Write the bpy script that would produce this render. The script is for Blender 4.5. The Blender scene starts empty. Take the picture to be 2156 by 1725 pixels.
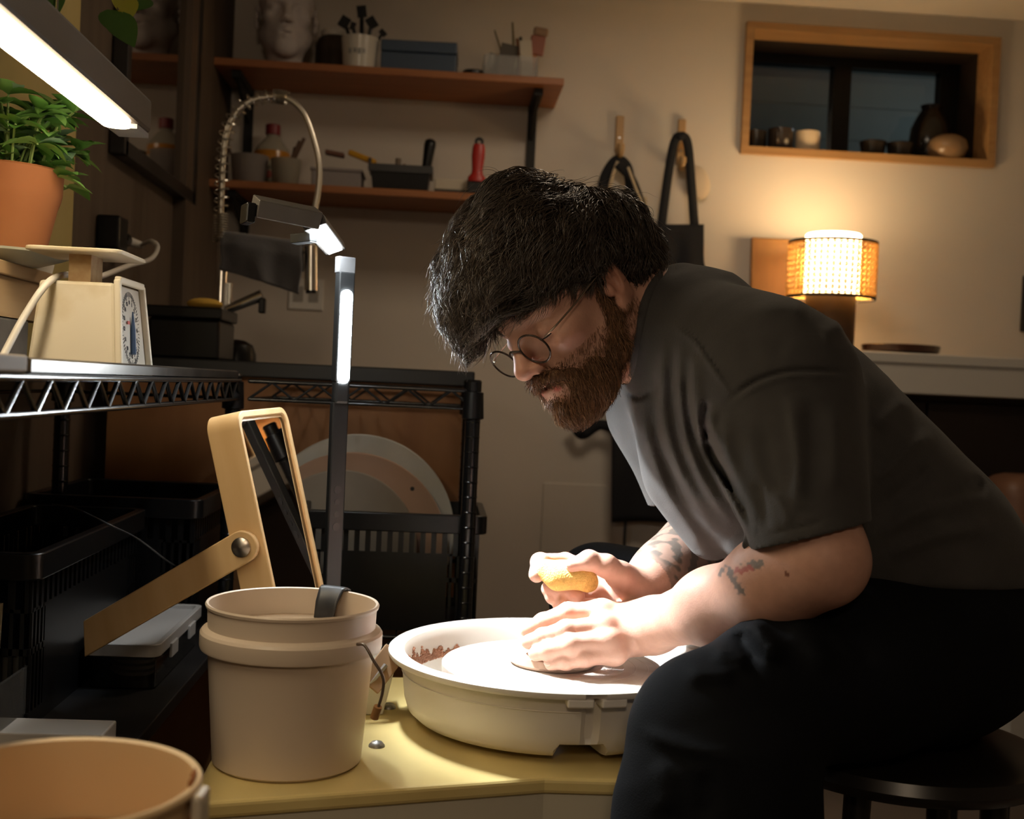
import bpy, math, random
import numpy as np
from mathutils import Vector, Matrix

# ---------------------------------------------------------------- camera
FP, CX, CY = 2500.0, 1078.0, 862.5
CAM = Vector((0.0, 0.0, 0.95))
_yaw, _pitch, _roll = math.radians(3.5), -math.atan(47.5 / 2500), 0.045
FWD = Vector((math.sin(_yaw) * math.cos(_pitch), math.cos(_yaw) * math.cos(_pitch), math.sin(_pitch)))
_r0 = Vector((math.cos(_yaw), -math.sin(_yaw), 0)); _u0 = _r0.cross(FWD)
RGT = _r0 * math.cos(_roll) + _u0 * math.sin(_roll)
UPV = -_r0 * math.sin(_roll) + _u0 * math.cos(_roll)
S = bpy.context.scene
C = S.collection
cd = bpy.data.cameras.new('camera'); co = bpy.data.objects.new('camera', cd); C.objects.link(co)
cd.sensor_fit = 'HORIZONTAL'; cd.sensor_width = 36; cd.lens = 36 * FP / 2156
_m = Matrix((RGT, UPV, -FWD)).transposed().to_4x4(); _m.translation = CAM
co.matrix_world = _m
cd.dof.use_dof = True; cd.dof.focus_distance = 1.42; cd.dof.aperture_fstop = 6.3
cd.clip_start = 0.02
S.camera = co
# ---------------------------------------------------------------- world, exposure, big lights
S.view_settings.view_transform = 'Standard'; S.view_settings.look = 'None'
S.view_settings.gamma = 1; S.view_settings.use_curve_mapping = False
S.view_settings.exposure = 0.36
w = bpy.data.worlds.new('night'); S.world = w; w.use_nodes = True
w.node_tree.nodes['Background'].inputs[0].default_value = (0.35, 0.42, 0.5, 1)
w.node_tree.nodes['Background'].inputs[1].default_value = 0.02

def area(name, loc, target, size, power, col, sy=None):
    l = bpy.data.lights.new(name, 'AREA'); l.energy = power; l.color = col; l.size = size
    if sy: l.shape = 'RECTANGLE'; l.size_y = sy
    o = bpy.data.objects.new(name, l); C.objects.link(o); o.location = loc
    o.rotation_euler = (Vector(target) - Vector(loc)).to_track_quat('-Z', 'Y').to_euler()
    return o
CEIL_POWER = 10
area('ceiling_lamp_light', (-0.1, -1.3, 2.07), (0.1, 0.8, 0.6), 0.45, CEIL_POWER, (1.0, 0.76, 0.52))
area('added_wall_fill', (0.55, 2.45, 2.07), (0.55, 2.45, 0.0), 0.40, 4.5, (1.0, 0.80, 0.58))  # extra fill added to brighten the back wall, no known source there
# ---------------------------------------------------------------- helpers
def ray(px, py):
    return FWD + RGT * ((px - CX) / FP) + UPV * ((CY - py) / FP)
def U(px, py, d): return CAM + ray(px, py) * d            # pixel at a depth along the view axis
def PY(px, py, Y): r = ray(px, py); return CAM + r * ((Y - CAM.y) / r.y)
def PZ(px, py, Z): r = ray(px, py); return CAM + r * ((Z - CAM.z) / r.z)
def PX(px, py, X): r = ray(px, py); return CAM + r * ((X - CAM.x) / r.x)
R = math.radians
rnd = random.Random(7)
CRE = []

MATS = {}
def M(name, col=(.5, .5, .5), rough=.5, metal=0, var=0, scale=20, bump=0, spec=.5, emit=None, es=0,
      trans=0, coat=0, col2=None, stretch=(1, 1, 1), attr=None, ior=1.45, detail=4, sub=0, sheen=0, alpha=1, thr=None, bscale=None, wood=0):
    if name in MATS: return MATS[name]
    m = bpy.data.materials.new(name); m.use_nodes = True; nt = m.node_tree; b = nt.nodes['Principled BSDF']
    def I(k, v):
        if k in b.inputs: b.inputs[k].default_value = v
    c4 = (*col, 1)
    I('Base Color', c4); I('Roughness', rough); I('Metallic', metal); I('Specular IOR Level', spec)
    I('Transmission Weight', trans); I('Coat Weight', coat); I('IOR', ior); I('Alpha', alpha)
    if sheen: I('Sheen Weight', sheen); I('Sheen Roughness', .5)
    if sub: I('Subsurface Weight', sub); I('Subsurface Radius', (.009, .004, .002)); I('Subsurface Scale', 1.0)
    if emit: I('Emission Color', (*emit, 1)); I('Emission Strength', es)
    src = None
    if attr:
        a = nt.nodes.new('ShaderNodeAttribute'); a.attribute_name = attr; src = a.outputs['Color']
    if var or bump or col2:
        tc = nt.nodes.new('ShaderNodeTexCoord'); mp = nt.nodes.new('ShaderNodeMapping')
        nt.links.new(tc.outputs['Object'], mp.inputs['Vector']); mp.inputs['Scale'].default_value = stretch
        n = nt.nodes.new('ShaderNodeTexNoise'); n.inputs['Scale'].default_value = scale; n.inputs['Detail'].default_value = detail
        if wood: n.inputs['Distortion'].default_value = wood
        nt.links.new(mp.outputs[0], n.inputs['Vector'])
        if var or col2:
            r = nt.nodes.new('ShaderNodeValToRGB')
            lo, hi = thr if thr else (.3, .7)
            r.color_ramp.elements[0].position = lo; r.color_ramp.elements[1].position = hi
            k2 = col2 if col2 else tuple(min(1, c * (1 - var)) for c in col)
            r.color_ramp.elements[0].color = (*k2, 1); r.color_ramp.elements[1].color = c4
            nt.links.new(n.outputs['Fac'], r.inputs[0])
            if src is not None:
                mx = nt.nodes.new('ShaderNodeMixRGB'); mx.blend_type = 'MULTIPLY'; mx.inputs[0].default_value = 1
                nt.links.new(src, mx.inputs[1]); nt.links.new(r.outputs[0], mx.inputs[2]); src = mx.outputs[0]
            else: src = r.outputs[0]
        if bump:
            bn = n
            if bscale:
                bn = nt.nodes.new('ShaderNodeTexNoise'); bn.inputs['Scale'].default_value = bscale
                nt.links.new(mp.outputs[0], bn.inputs['Vector'])
            bp = nt.nodes.new('ShaderNodeBump'); bp.inputs['Strength'].default_value = bump; bp.inputs['Distance'].default_value = .002
            nt.links.new(bn.outputs['Fac'], bp.inputs['Height']); nt.links.new(bp.outputs[0], b.inputs['Normal'])
    if src is not None: nt.links.new(src, b.inputs['Base Color'])
    MATS[name] = m; return m

def tag(o, label=None, cat=None, group=None, kind=None):
    if label: o['label'] = label
    if cat: o['category'] = cat
    if group: o['group'] = group
    if kind: o['kind'] = kind
    return o
def T(name, label, cat, loc=(0, 0, 0), rz=0, group=None, mat=None):
    o = bpy.data.objects.new(name, None); o.empty_display_size = .05; C.objects.link(o)
    if mat is not None: o.matrix_world = mat
    else: o.location = loc; o.rotation_euler = (0, 0, rz)
    return tag(o, label, cat, group)
def mesh_obj(name, V, F, mat, parent=None, smooth=35, bevel=0, seg=2):
    me = bpy.data.meshes.new(name); me.from_pydata([tuple(v) for v in V], [], F); me.update()
    if smooth:
        me.shade_smooth()
        if smooth < 180: me.set_sharp_from_angle(angle=R(smooth))
    if mat: me.materials.append(mat)
    o = bpy.data.objects.new(name, me); C.objects.link(o); CRE.append(o)
    if parent: o.parent = parent
    if bevel:
        md = o.modifiers.new('bevel', 'BEVEL'); md.width = bevel; md.segments = seg; md.limit_method = 'ANGLE'; md.angle_limit = R(40)
    return o

def frame_from(z, up=Vector((0, 0, 1))):
    z = Vector(z).normalized()
    if abs(z.dot(up)) > .97: up = Vector((1, 0, 0)) if abs(z.x) < .9 else Vector((0, 1, 0))
    x = up.cross(z).normalized(); y = z.cross(x)
    return x, y, z

class B:
    """collects shapes into one mesh"""
    def __init__(s): s.V = []; s.F = []
    def add(s, V, F):
        k = len(s.V); s.V += [Vector(v) for v in V]; s.F += [tuple(i + k for i in f) for f in F]; return s
    def box(s, c, d, rot=None):
        c = Vector(c); h = Vector(d) / 2
        V = [Vector((x * h.x, y * h.y, z * h.z)) for x in (-1, 1) for y in (-1, 1) for z in (-1, 1)]
        if rot is not None: V = [rot @ v for v in V]
        return s.add([c + v for v in V], [(0, 1, 3, 2), (4, 6, 7, 5), (0, 4, 5, 1), (2, 3, 7, 6), (0, 2, 6, 4), (1, 5, 7, 3)])
    def bb(s, a, b):   # box from two corners
        a = Vector(a); b = Vector(b); return s.box((a + b) / 2, [abs(q) for q in (b - a)])
    def bar(s, a, b, wx, wy, up=Vector((0, 0, 1))):   # rectangular bar a->b
        a = Vector(a); b = Vector(b); x, y, z = frame_from(b - a, up)
        V = [p + x * (i * wx / 2) + y * (j * wy / 2) for p in (a, b) for i, j in ((-1, -1), (1, -1), (1, 1), (-1, 1))]
        return s.add(V, [(3, 2, 1, 0), (4, 5, 6, 7), (0, 1, 5, 4), (1, 2, 6, 5), (2, 3, 7, 6), (3, 0, 4, 7)])
    def cyl(s, a, b, r0, r1=None, n=24, cap=True):
        if r1 is None: r1 = r0
        a = Vector(a); b = Vector(b); x, y, z = frame_from(b - a)
        V = []
        for p, r in ((a, r0), (b, r1)):
            V += [p + x * (r * math.cos(2 * math.pi * i / n)) + y * (r * math.sin(2 * math.pi * i / n)) for i in range(n)]
        F = [(i, (i + 1) % n, n + (i + 1) % n, n + i) for i in range(n)]
        if cap: F += [tuple(range(n - 1, -1, -1)), tuple(range(n, 2 * n))]
        return s.add(V, F)
    def tube(s, pts, r, n=8, closed=False):
        pts = [Vector(p) for p in pts]; N = len(pts); rr = r if hasattr(r, '__len__') else [r] * N
        V = []; px = None
        for i, p in enumerate(pts):
            a = pts[i - 1] if (i > 0 or closed) else p; b = pts[(i + 1) % N] if (i < N - 1 or closed) else p
            t = (b - a).normalized()
            if px is None: x, y, _ = frame_from(t)
            else:
                x = (px - t * px.dot(t))
                x = x.normalized() if x.length > 1e-6 else frame_from(t)[0]
                y = t.cross(x)
            px = x
            V += [p + x * (rr[i] * math.cos(2 * math.pi * j / n)) + y * (rr[i] * math.sin(2 * math.pi * j / n)) for j in range(n)]
        F = []
        for i in range(N if closed else N - 1):
            a = i * n; b = ((i + 1) % N) * n
            F += [(a + j, a + (j + 1) % n, b + (j + 1) % n, b + j) for j in range(n)]
        if not closed: F += [tuple(range(n - 1, -1, -1)), tuple(range((N - 1) * n, N * n))]
        return s.add(V, F)
    def lathe(s, prof, n=40, c=(0, 0, 0), close=False):
        c = Vector(c); V = []; F = []; m = len(prof)
        for i in range(n):
            a = 2 * math.pi * i / n
            V += [c + Vector((r * math.cos(a), r * math.sin(a), z)) for r, z in prof]
        for i in range(n):
            p = i * m; q = ((i + 1) % n) * m
            for j in range(m if close else m - 1):
                k = (j + 1) % m
                f = [p + j, q + j, q + k, p + k]
                F.append(tuple(f))
        return s.add(V, F)
    def prism(s, poly, z0, z1):
        n = len(poly)
        V = [Vector((p[0], p[1], z0)) for p in poly] + [Vector((p[0], p[1], z1)) for p in poly]
        return s.add(V, [tuple(range(n - 1, -1, -1)), tuple(range(n, 2 * n))] + [(i, (i + 1) % n, n + (i + 1) % n, n + i) for i in range(n)])
    def extrude(s, loop, vec):   # planar loop of 3d points extruded by vec
        n = len(loop); loop = [Vector(p) for p in loop]; vec = Vector(vec)
        return s.add(loop + [p + vec for p in loop], [tuple(range(n - 1, -1, -1)), tuple(range(n, 2 * n))] + [(i, (i + 1) % n, n + (i + 1) % n, n + i) for i in range(n)])
    def ball(s, c, r, n=16, m=10):
        c = Vector(c); rx, ry, rz = r if hasattr(r, '__len__') else (r, r, r)
        V = [c + Vector((0, 0, -rz))]
        for j in range(1, m):
            t = math.pi * j / m
            V += [c + Vector((rx * math.sin(t) * math.cos(2 * math.pi * i / n), ry * math.sin(t) * math.sin(2 * math.pi * i / n), -rz * math.cos(t))) for i in range(n)]
        V.append(c + Vector((0, 0, rz))); F = []
        for i in range(n): F.append((0, 1 + (i + 1) % n, 1 + i))
        for j in range(m - 2):
            a = 1 + j * n; F += [(a + i, a + (i + 1) % n, a + n + (i + 1) % n, a + n + i) for i in range(n)]
        a = 1 + (m - 2) * n; e = len(V) - 1
        for i in range(n): F.append((a + i, a + (i + 1) % n, e))
        return s.add(V, F)
    def xf(s, mat): s.V = [mat @ v for v in s.V]; return s
    def o(s, name, mat, parent=None, smooth=35, bevel=0, seg=2): return mesh_obj(name, s.V, s.F, mat, parent, smooth, bevel, seg)

def rrect(w, h, r, n=6):   # rounded rectangle outline in 2d
    P = []
    for cx, cy, a0 in ((w / 2 - r, h / 2 - r, 0), (-w / 2 + r, h / 2 - r, 90), (-w / 2 + r, -h / 2 + r, 180), (w / 2 - r, -h / 2 + r, 270)):
        for i in range(n + 1):
            a = R(a0 + 90 * i / n); P.append((cx + r * math.cos(a), cy + r * math.sin(a)))
    return P
def bez(pts, n=12):   # catmull-rom through points
    P = [Vector(p) for p in pts]; P = [P[0] * 2 - P[1]] + P + [P[-1] * 2 - P[-2]]; out = []
    for i in range(1, len(P) - 2):
        for k in range(n):
            t = k / n; a, b, c, d = P[i - 1], P[i], P[i + 1], P[i + 2]
            out.append(.5 * ((2 * b) + (c - a) * t + (2 * a - 5 * b + 4 * c - d) * t * t + (3 * b - a - 3 * c + d) * t ** 3))
    return out + [P[-2]]
def text_mesh(name, s, size, mat, parent, mw, ext=.0003):
    cu = bpy.data.curves.new(name, 'FONT'); cu.body = s; cu.size = size; cu.extrude = ext; cu.align_x = 'CENTER'; cu.align_y = 'CENTER'; cu.resolution_u = 2
    t = bpy.data.objects.new(name, cu); C.objects.link(t)
    dg = bpy.context.evaluated_depsgraph_get(); me = bpy.data.meshes.new_from_object(t.evaluated_get(dg))
    bpy.data.objects.remove(t); o = bpy.data.objects.new(name, me); C.objects.link(o); me.materials.clear(); me.materials.append(mat)
    o.parent = parent; o.matrix_local = mw; CRE.append(o); return o
def copy_tree(o, parent=None):
    c = o.copy(); C.objects.link(c); c.parent = parent
    for ch in list(o.children): copy_tree(ch, c)
    return c
# ---------------------------------------------------------------- the room
WY, WX, CZ = 3.5, -0.67, 2.12
plaster = M('plaster', (.62, .56, .49), .85, var=.06, scale=3, bump=.05, bscale=60)
panelm = M('dark_wood_panel', (.115, .082, .055), .6, col2=(.075, .05, .032), scale=6, stretch=(1, 3, .25), bump=.08, detail=6)
oak = M('oak', (.42, .24, .10), .5, col2=(.33, .17, .065), scale=9, stretch=(.5, 6, 6), detail=6, bump=.04)
shelfw = M('shelf_wood', (.36, .135, .04), .5, col2=(.27, .09, .025), scale=8, stretch=(.4, 6, 6), detail=6)
black = M('black_plastic', (.0045, .0045, .005), .32, spec=.4)
blackm = M('black_matte', (.012, .012, .012), .7)
blackmetal = M('black_enamel', (.006, .006, .0065), .2, spec=.6)
white_paint = M('white_paint', (.72, .69, .64), .5)
chrome = M('chrome', (.75, .74, .72), .18, 1)
steel = M('steel', (.5, .5, .5), .35, 1)
glass = M('clear_glass', (.92, .95, .95), .03, trans=1, ior=1.45)
def struct(b, name, mat, **k): return tag(b.o(name, mat, **k), kind='structure')
# window opening on the back wall
wa, wb, wc, wd = PY(1567, 42, WY), PY(2098, 88, WY), PY(1560, 324, WY), PY(2092, 356, WY)
wx0, wx1, wz0, wz1 = (wa.x + wc.x) / 2, (wb.x + wd.x) / 2, (wc.z + wd.z) / 2, (wa.z + wb.z) / 2
RX, RY0 = 2.35, -1.7
b = B()
b.bb((WX - .1, WY, 0), (wx0, WY + .1, CZ)); b.bb((wx1, WY, 0), (RX + .1, WY + .1, CZ))
b.bb((wx0, WY, 0), (wx1, WY + .1, wz0)); b.bb((wx0, WY, wz1), (wx1, WY + .1, CZ))
struct(b, 'wall_back', plaster, smooth=0)
struct(B().bb((WX - .1, RY0, 0), (WX, WY, CZ)), 'wall_left', panelm, smooth=0)
struct(B().bb((RX, RY0, 0), (RX + .1, WY, CZ)), 'wall_right', plaster, smooth=0)
struct(B().bb((WX - .1, RY0 - .1, 0), (RX + .1, RY0, CZ)), 'wall_front', plaster, smooth=0)
struct(B().bb((WX - .1, RY0 - .1, CZ), (RX + .1, WY + .1, CZ + .1)), 'ceiling', plaster, smooth=0)
struct(B().bb((WX - .1, RY0 - .1, -.1), (RX + .1, WY + .1, 0)), 'floor', M('floor_concrete', (.17, .13, .10), .6, var=.3, scale=4), smooth=0)
# corner post and lit yellow casing on the left wall
pc = PX(396, 300, WX + .03)
struct(B().bb((WX, pc.y, 0), (WX + .03, WY, CZ)), 'trim_1', M('dark_post', (.10, .068, .042), .6, col2=(.07, .045, .028), scale=7, stretch=(2, 2, .25)), smooth=0)
pc = PX(165, 150, WX + .05)
struct(B().bb((WX, 1.0, .95), (WX + .05, pc.y, CZ)), 'trim_2', M('yellow_board', (.50, .40, .15), .6, col2=(.44, .34, .11), scale=5, stretch=(2, 2, .3)), smooth=0)
struct(B().bb((WX + .03, WY - .015, 0), (RX, WY, .11)), 'baseboard_back', white_paint, smooth=0)
# ceiling lamp behind the camera, the room's own light
cl = T('unseen_ceiling_lamp', 'flat round ceiling lamp with an opal glass disc', 'lamp', (-0.1, -1.3, CZ))
B().lathe([(0, 0), (.26, 0), (.26, -.02), (.24, -.03), (.24, -.02), (0, -.02)], 40).o('lamp_ring', white_paint, cl)
cl = T('unseen_ceiling_lamp', 'flat round ceiling lamp added out of view to brighten the back wall', 'lamp', (0.55, 2.45, CZ)); B().lathe([(0, 0), (.26, 0), (.26, -.02), (.24, -.03), (.24, -.02), (0, -.02)], 40).o('lamp_ring', white_paint, cl)  # added housing for the extra wall fill, out of view
# ---- window: oak box, black sliding sash, panes
win = struct(B(), 'window_1', None) if False else None
wt = .022; wr = .26
b = B()
win = T('window_1', None, None, ((wx0 + wx1) / 2, WY, wz0)); tag(win, kind='structure')
def wl(p): return Vector(p) - win.location
def wbx(name, a, c, mat, par=win, bevel=0):
    return B().bb(wl(a), wl(c)).o(name, mat, par, smooth=0, bevel=bevel)
f = -.02
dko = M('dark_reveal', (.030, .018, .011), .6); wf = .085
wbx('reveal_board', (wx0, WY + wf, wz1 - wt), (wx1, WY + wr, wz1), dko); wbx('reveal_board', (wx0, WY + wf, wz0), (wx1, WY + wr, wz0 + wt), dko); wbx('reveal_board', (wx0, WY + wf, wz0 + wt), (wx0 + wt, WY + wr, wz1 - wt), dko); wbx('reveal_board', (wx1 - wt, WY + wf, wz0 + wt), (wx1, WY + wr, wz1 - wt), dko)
wbx('frame_board', (wx0, WY + f, wz1 - wt), (wx1, WY + wf, wz1), oak)
wbx('frame_board', (wx0, WY + f, wz0), (wx1, WY + wf, wz0 + wt), oak)
wbx('frame_board', (wx0, WY + f, wz0 + wt), (wx0 + wt, WY + wf, wz1 - wt), oak)
wbx('frame_board', (wx1 - wt, WY + f, wz0 + wt), (wx1, WY + wf, wz1 - wt), oak)
ix0, ix1, iz0, iz1 = wx0 + wt, wx1 - wt, wz0 + wt, wz1 - wt
yb = WY + wr
mx = PY(1760, 240, yb).x; sw = .035
for n_, a_, c_ in (('sash_rail', (ix0, yb - .05, iz1 - .03), (ix1, yb, iz1)), ('sash_rail', (ix0, yb - .05, iz0), (ix1, yb, iz0 + .03)),
                   ('sash_stile', (ix0, yb - .05, iz0 + .03), (ix0 + sw, yb, iz1 - .03)), ('sash_stile', (ix1 - .06, yb - .05, iz0 + .03), (ix1, yb, iz1 - .03)),
                   ('sash_stile', (mx - .028, yb - .05, iz0 + .03), (mx + .028, yb, iz1 - .03))):
    wbx(n_, a_, c_, black)
wbx('pane', (ix0 + sw, yb - .028, iz0 + .03), (mx - .028, yb - .022, iz1 - .03), glass)
wbx('pane', (mx + .028, yb - .028, iz0 + .03), (ix1 - .06, yb - .022, iz1 - .03), glass)
# outside: siding of the neighbouring wall, seen dimly through the glass
sid = T('siding_wall', 'grey-green horizontal siding seen dimly through the window', 'siding', ((wx0 + wx1) / 2, 4.6, 1.2))
sm = M('siding', (.20, .23, .21), .7, var=.2, scale=3)
for i in range(9):
    B().box((0, 0, .06 + i * .13), (2.6, .03, .125), Matrix.Rotation(R(6), 3, 'X')).o('board', sm, sid, smooth=0)
B().bb((-1.3, .03, 0), (1.3, .08, 1.25)).o('backing', sm, sid, smooth=0)
ol = bpy.data.lights.new('added_siding_light', 'POINT'); ol.energy = 1.6; ol.color = (.75, .88, .95); ol.shadow_soft_size = .05  # unseen light added outside to keep the siding from going dark
oo = bpy.data.objects.new('added_siding_light', ol); C.objects.link(oo); oo.location = (wx1 + .35, 4.05, 2.0)

# ---------------------------------------------------------------- wooden wall shelves
zt = PY(476, 173, WY).z; zl = 1.47
SD = .27; SY = WY - SD; ST = .02
x_l = PY(447, 115, SY).x; x_r = PY(1188, 165, SY).x
def shelf(z, label, x0, x1):
    t = T('wall_shelf', label, 'shelf', ((x0 + x1) / 2, WY, z - ST)); L = t.location
    B().bb((x0 - L.x, -SD, 0), (x1 - L.x, -.002, ST)).o('board', shelfw, t, smooth=0, bevel=.002)
    for px in (522, 1118):
        X = PY(px, 300, WY).x - L.x
        B().bb((X - .012, -SD + .04, -.018), (X + .012, -.012, -.001)).o('bracket', blackm, t, smooth=0)
        B().extrude([(X - .004, -SD + .05, -.018), (X - .004, -.012, -.018), (X - .004, -.012, -.10)], (.008, 0, 0)).o('bracket_web', blackm, t, smooth=0)
    return t
shelf(zt, 'upper wooden wall shelf holding a white head sculpture and a blue box', x_l, x_r)
shelf(zl, 'lower wooden wall shelf holding an orange bottle and a red scraper', x_l, x_r)
for px in (522, 1118):
    X = PY(px, 300, WY).x; z0 = 1.30; z1 = zt + .05
    o = B().bb((X - .013, WY - .012, z0), (X + .013, WY, z1)).o('shelf_standard', blackm, smooth=0)
    tag(o, 'black metal upright that carries the wall shelves, ' + ('beside the faucet' if px < 600 else 'beside the apron hooks'), 'shelf upright', 'shelf uprights')
# ---------------------------------------------------------------- counter behind the rack
brown_ply = M('brown_plywood', (.30, .135, .045), .55, col2=(.24, .10, .032), scale=5, stretch=(3, 3, .4), detail=5)
CYF = 2.32; ctz = .976
xr = PY(972, 900, CYF).x
t = T('sink_counter', 'brown plywood counter with a thick black worktop behind the wire rack', 'counter', ((WX + xr) / 2, 2.62, 0)); L = t.location
B().bb((WX + .035 - L.x, CYF - L.y, .0), (xr - L.x, .32, ctz - .03)).o('body', brown_ply, t, smooth=0)
xt = PY(1000, 790, CYF - .03).x
B().bb((WX + .035 - L.x, CYF - .03 - L.y, ctz - .03), (xt - L.x, .34, ctz)).o('worktop', M('worktop_black', (.014, .015, .016), .45, var=.4, scale=9), t, smooth=0, bevel=.003)
# ---------------------------------------------------------------- wire racks
EX, EY = PY(505, 812, 2.0).x, 2.0          # front edge of the side rack, corner post
EXR = PY(990, 1000, 2.0).x
RZ, RB = .940, .910                        # upper and lower rail of the truss
LZ = .52
def post(b, x, y, z0=0.0, z1=.945, r=.0127):
    b.cyl((x, y, z0), (x, y, z1), r, n=16)
    z = z0 + .05
    while z < z1 - .04:
        b.lathe([(r + .0002, z - .0016), (r + .0009, z), (r + .0002, z + .0016)], 16, (x, y, 0)); z += .0254
    b.lathe([(0, z1 + .004), (r * .9, z1 + .004), (r + .001, z1)], 16, (x, y, 0))
    return b
def zigzag(a, c, z0, z1, pitch):
    a = Vector(a); c = Vector(c); n = max(2, int(round((c - a).length / pitch))) * 2; P = []
    for i in range(n + 1):
        p = a.lerp(c, i / n); P.append((p.x, p.y, z1 if i % 2 else z0))
    return P
def rack(t, L, x0, x1, y0, y1, z, wires_along, truss_sides, bars=True):
    e = B(); zz = B(); wz = B()
    ring = [(x0, y0), (x1, y0), (x1, y1), (x0, y1)]
    for q, h in ((z, .0035), (z - .03, .003)):
        for i in range(4):
            p, r_ = ring[i], ring[(i + 1) % 4]; e.tube([(p[0], p[1], q), (r_[0], r_[1], q)], h, 8)
    e.xf(Matrix.Translation(-L)); e.o('rail_ring', blackmetal, t, 60)
    for i in truss_sides:
        p, r_ = ring[i], ring[(i + 1) % 4]
        o = B().tube(zigzag((p[0], p[1], 0), (r_[0], r_[1], 0), z - .029, z - .001, .0704), .0028, 6).xf(Matrix.Translation(-L)).o('truss_wire', M('truss_enamel', (.03, .03, .03), .18, .3), t, 60)
    if wires_along == 'x':
        y = y0 + .02
        while y < y1: wz.tube([(x0, y, z + .002), (x1, y, z + .002)], .0016, 5); y += .024
    else:
        x = x0 + .02
        while x < x1: wz.tube([(x, y0, z + .002), (x, y1, z + .002)], .0016, 5); x += .024
    tag(wz.xf(Matrix.Translation(-L)).o('deck_wires', blackmetal, t, 60), kind='stuff')
def collar(t, L, x, y, z): B().lathe([(.0135, -.02), (.0185, -.018), (.0165, .026), (.0135, .027)], 20, Vector((x, y, z - .016)) - L).o('collar', black, t, 40)
board_black = M('black_board', (.013, .013, .014), .45, var=.3, scale=12, bump=.05)
t = T('wire_rack', 'black wire rack along the left wall carrying the scale and plant', 'rack', (-.48, 1.5, 0)); L = t.location.copy()
rack(t, L, -.63, EX, .86, EY, RZ, 'x', (1,))
for (x, y) in ((EX - .01, EY), (-.62, EY), (EX - .01, .86), (-.62, .86)):
    post(B(), x, y, 0, .948).xf(Matrix.Translation(-L)).o('post', blackmetal, t, 40); collar(t, L, x, y, RZ - .012); collar(t, L, x, y, LZ - .01)
B().bb(Vector((-.63, .86, LZ - .018)) - L, Vector((EX, 2.27, LZ)) - L).o('shelf_board', board_black, t, smooth=0, bevel=.002)
t = T('wire_rack', 'black wire rack in front of the counter holding round bats in a basket', 'rack', ((EX + EXR) / 2, 2.13, 0)); L = t.location.copy()
rack(t, L, EX + .016, EXR, EY, CYF - .045, RZ, 'y', (0, 2))
for (x, y) in ((EXR, EY), (EXR, CYF - .06)):
    post(B(), x, y, 0, .955).xf(Matrix.Translation(-L)).o('post', blackmetal, t, 40); collar(t, L, x, y, RZ - .012); collar(t, L, x, y, LZ - .01)
rack(t, L, EX + .016, EXR, EY, CYF - .045, LZ, 'y', (0,))
# ---------------------------------------------------------------- baskets
def basket(label, x0, x1, y0, y1, z0, z1, rim=.032, slots=True, group='black plastic baskets in the racks', corner=True):
    t = T('plastic_basket', label, 'basket', ((x0 + x1) / 2, (y0 + y1) / 2, z0), group=None); cx, cy = t.location.x, t.location.y
    hx, hy, H = (x1 - x0) / 2, (y1 - y0) / 2, z1 - z0; th = .003
    def wall(p, q, nrm):   # one side with a row of slots under the rim, corner windows at both ends
        p = Vector(p); q = Vector(q); d = (q - p); n = nrm; ln = d.length; d = d / ln
        b = B()
        def pl(a, c, za, zb): b.extrude([p + d * a + Vector((0, 0, za)), p + d * c + Vector((0, 0, za)), p + d * c + Vector((0, 0, zb)), p + d * a + Vector((0, 0, zb))], Vector(n) * th)
        st, sb = H - rim, H - rim - .036
        cw = .05 if corner else 0
        pl(0, ln, 0, .02); pl(cw, ln - cw, .02, sb)
        if cw:
            for e0, e1 in ((0, cw), (ln - cw, ln)):
                pl(e0, e1, H * .42, H * .42 + .008)
                for k in range(4): s = e0 + (e1 - e0) * (k + .3) / 4; pl(s, s + .0045, .02, sb)
                pl(e0, e1, sb - .004, sb)
        k = int(ln / .0185)
        for i in range(k + 1): s = i * ln / k; pl(max(0, s - .0045), min(ln, s + .0045), sb, st)
        b.o('side', black, t, smooth=0)
    wall((-hx, -hy, 0), (hx, -hy, 0), (0, -1, 0)); wall((hx, hy, 0), (-hx, hy, 0), (0, 1, 0))
    wall((hx, -hy, 0), (hx, hy, 0), (1, 0, 0)); wall((-hx, hy, 0), (-hx, -hy, 0), (-1, 0, 0))
    B().bb((-hx, -hy, 0), (hx, hy, .004)).o('bottom', black, t, smooth=0)
    o = rrect(2 * hx + .03, 2 * hy + .03, .02); i_ = rrect(2 * hx + .002, 2 * hy + .002, .012); n = len(o); z0_, z1_ = H - rim, H
    V = [(p[0], p[1], z0_) for p in o] + [(p[0], p[1], z1_) for p in o] + [(p[0], p[1], z1_) for p in i_] + [(p[0], p[1], z0_) for p in i_]
    F = [(a * n + i, a * n + (i + 1) % n, ((a + 1) % 4) * n + (i + 1) % n, ((a + 1) % 4) * n + i) for a in range(4) for i in range(n)]
    B().add(V, F).o('rim', black, t, 40, bevel=.002)
    return t
bx0 = PY(640, 1100, 2.06).x; bx1 = PY(1006, 1100, 2.06).x
basket('black slotted basket in the rack with round bats standing in it', bx0 - .0, bx1, 2.035, 2.255, LZ + .005, .727)
basket('long black bin beside the left wall with a thin cable lying over it', -.625, -.47, 1.42, 1.9, LZ, .731)
basket('black bin in the dark corner behind the rack post', -.645, -.392, 1.96, 2.25, LZ, .744)
o = B().tube(bez([PZ(110, 1062, .74), PZ(160, 1072, .745), PZ(230, 1105, .737), PZ(290, 1135, .70), PZ(350, 1180, .66), PZ(375, 1195, .62)]), .0012, 6).o('thin_cable', M('cable_dark', (.10, .10, .10), .3))
tag(o, 'thin dark cable lying across the long black bin', 'cable')
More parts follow.
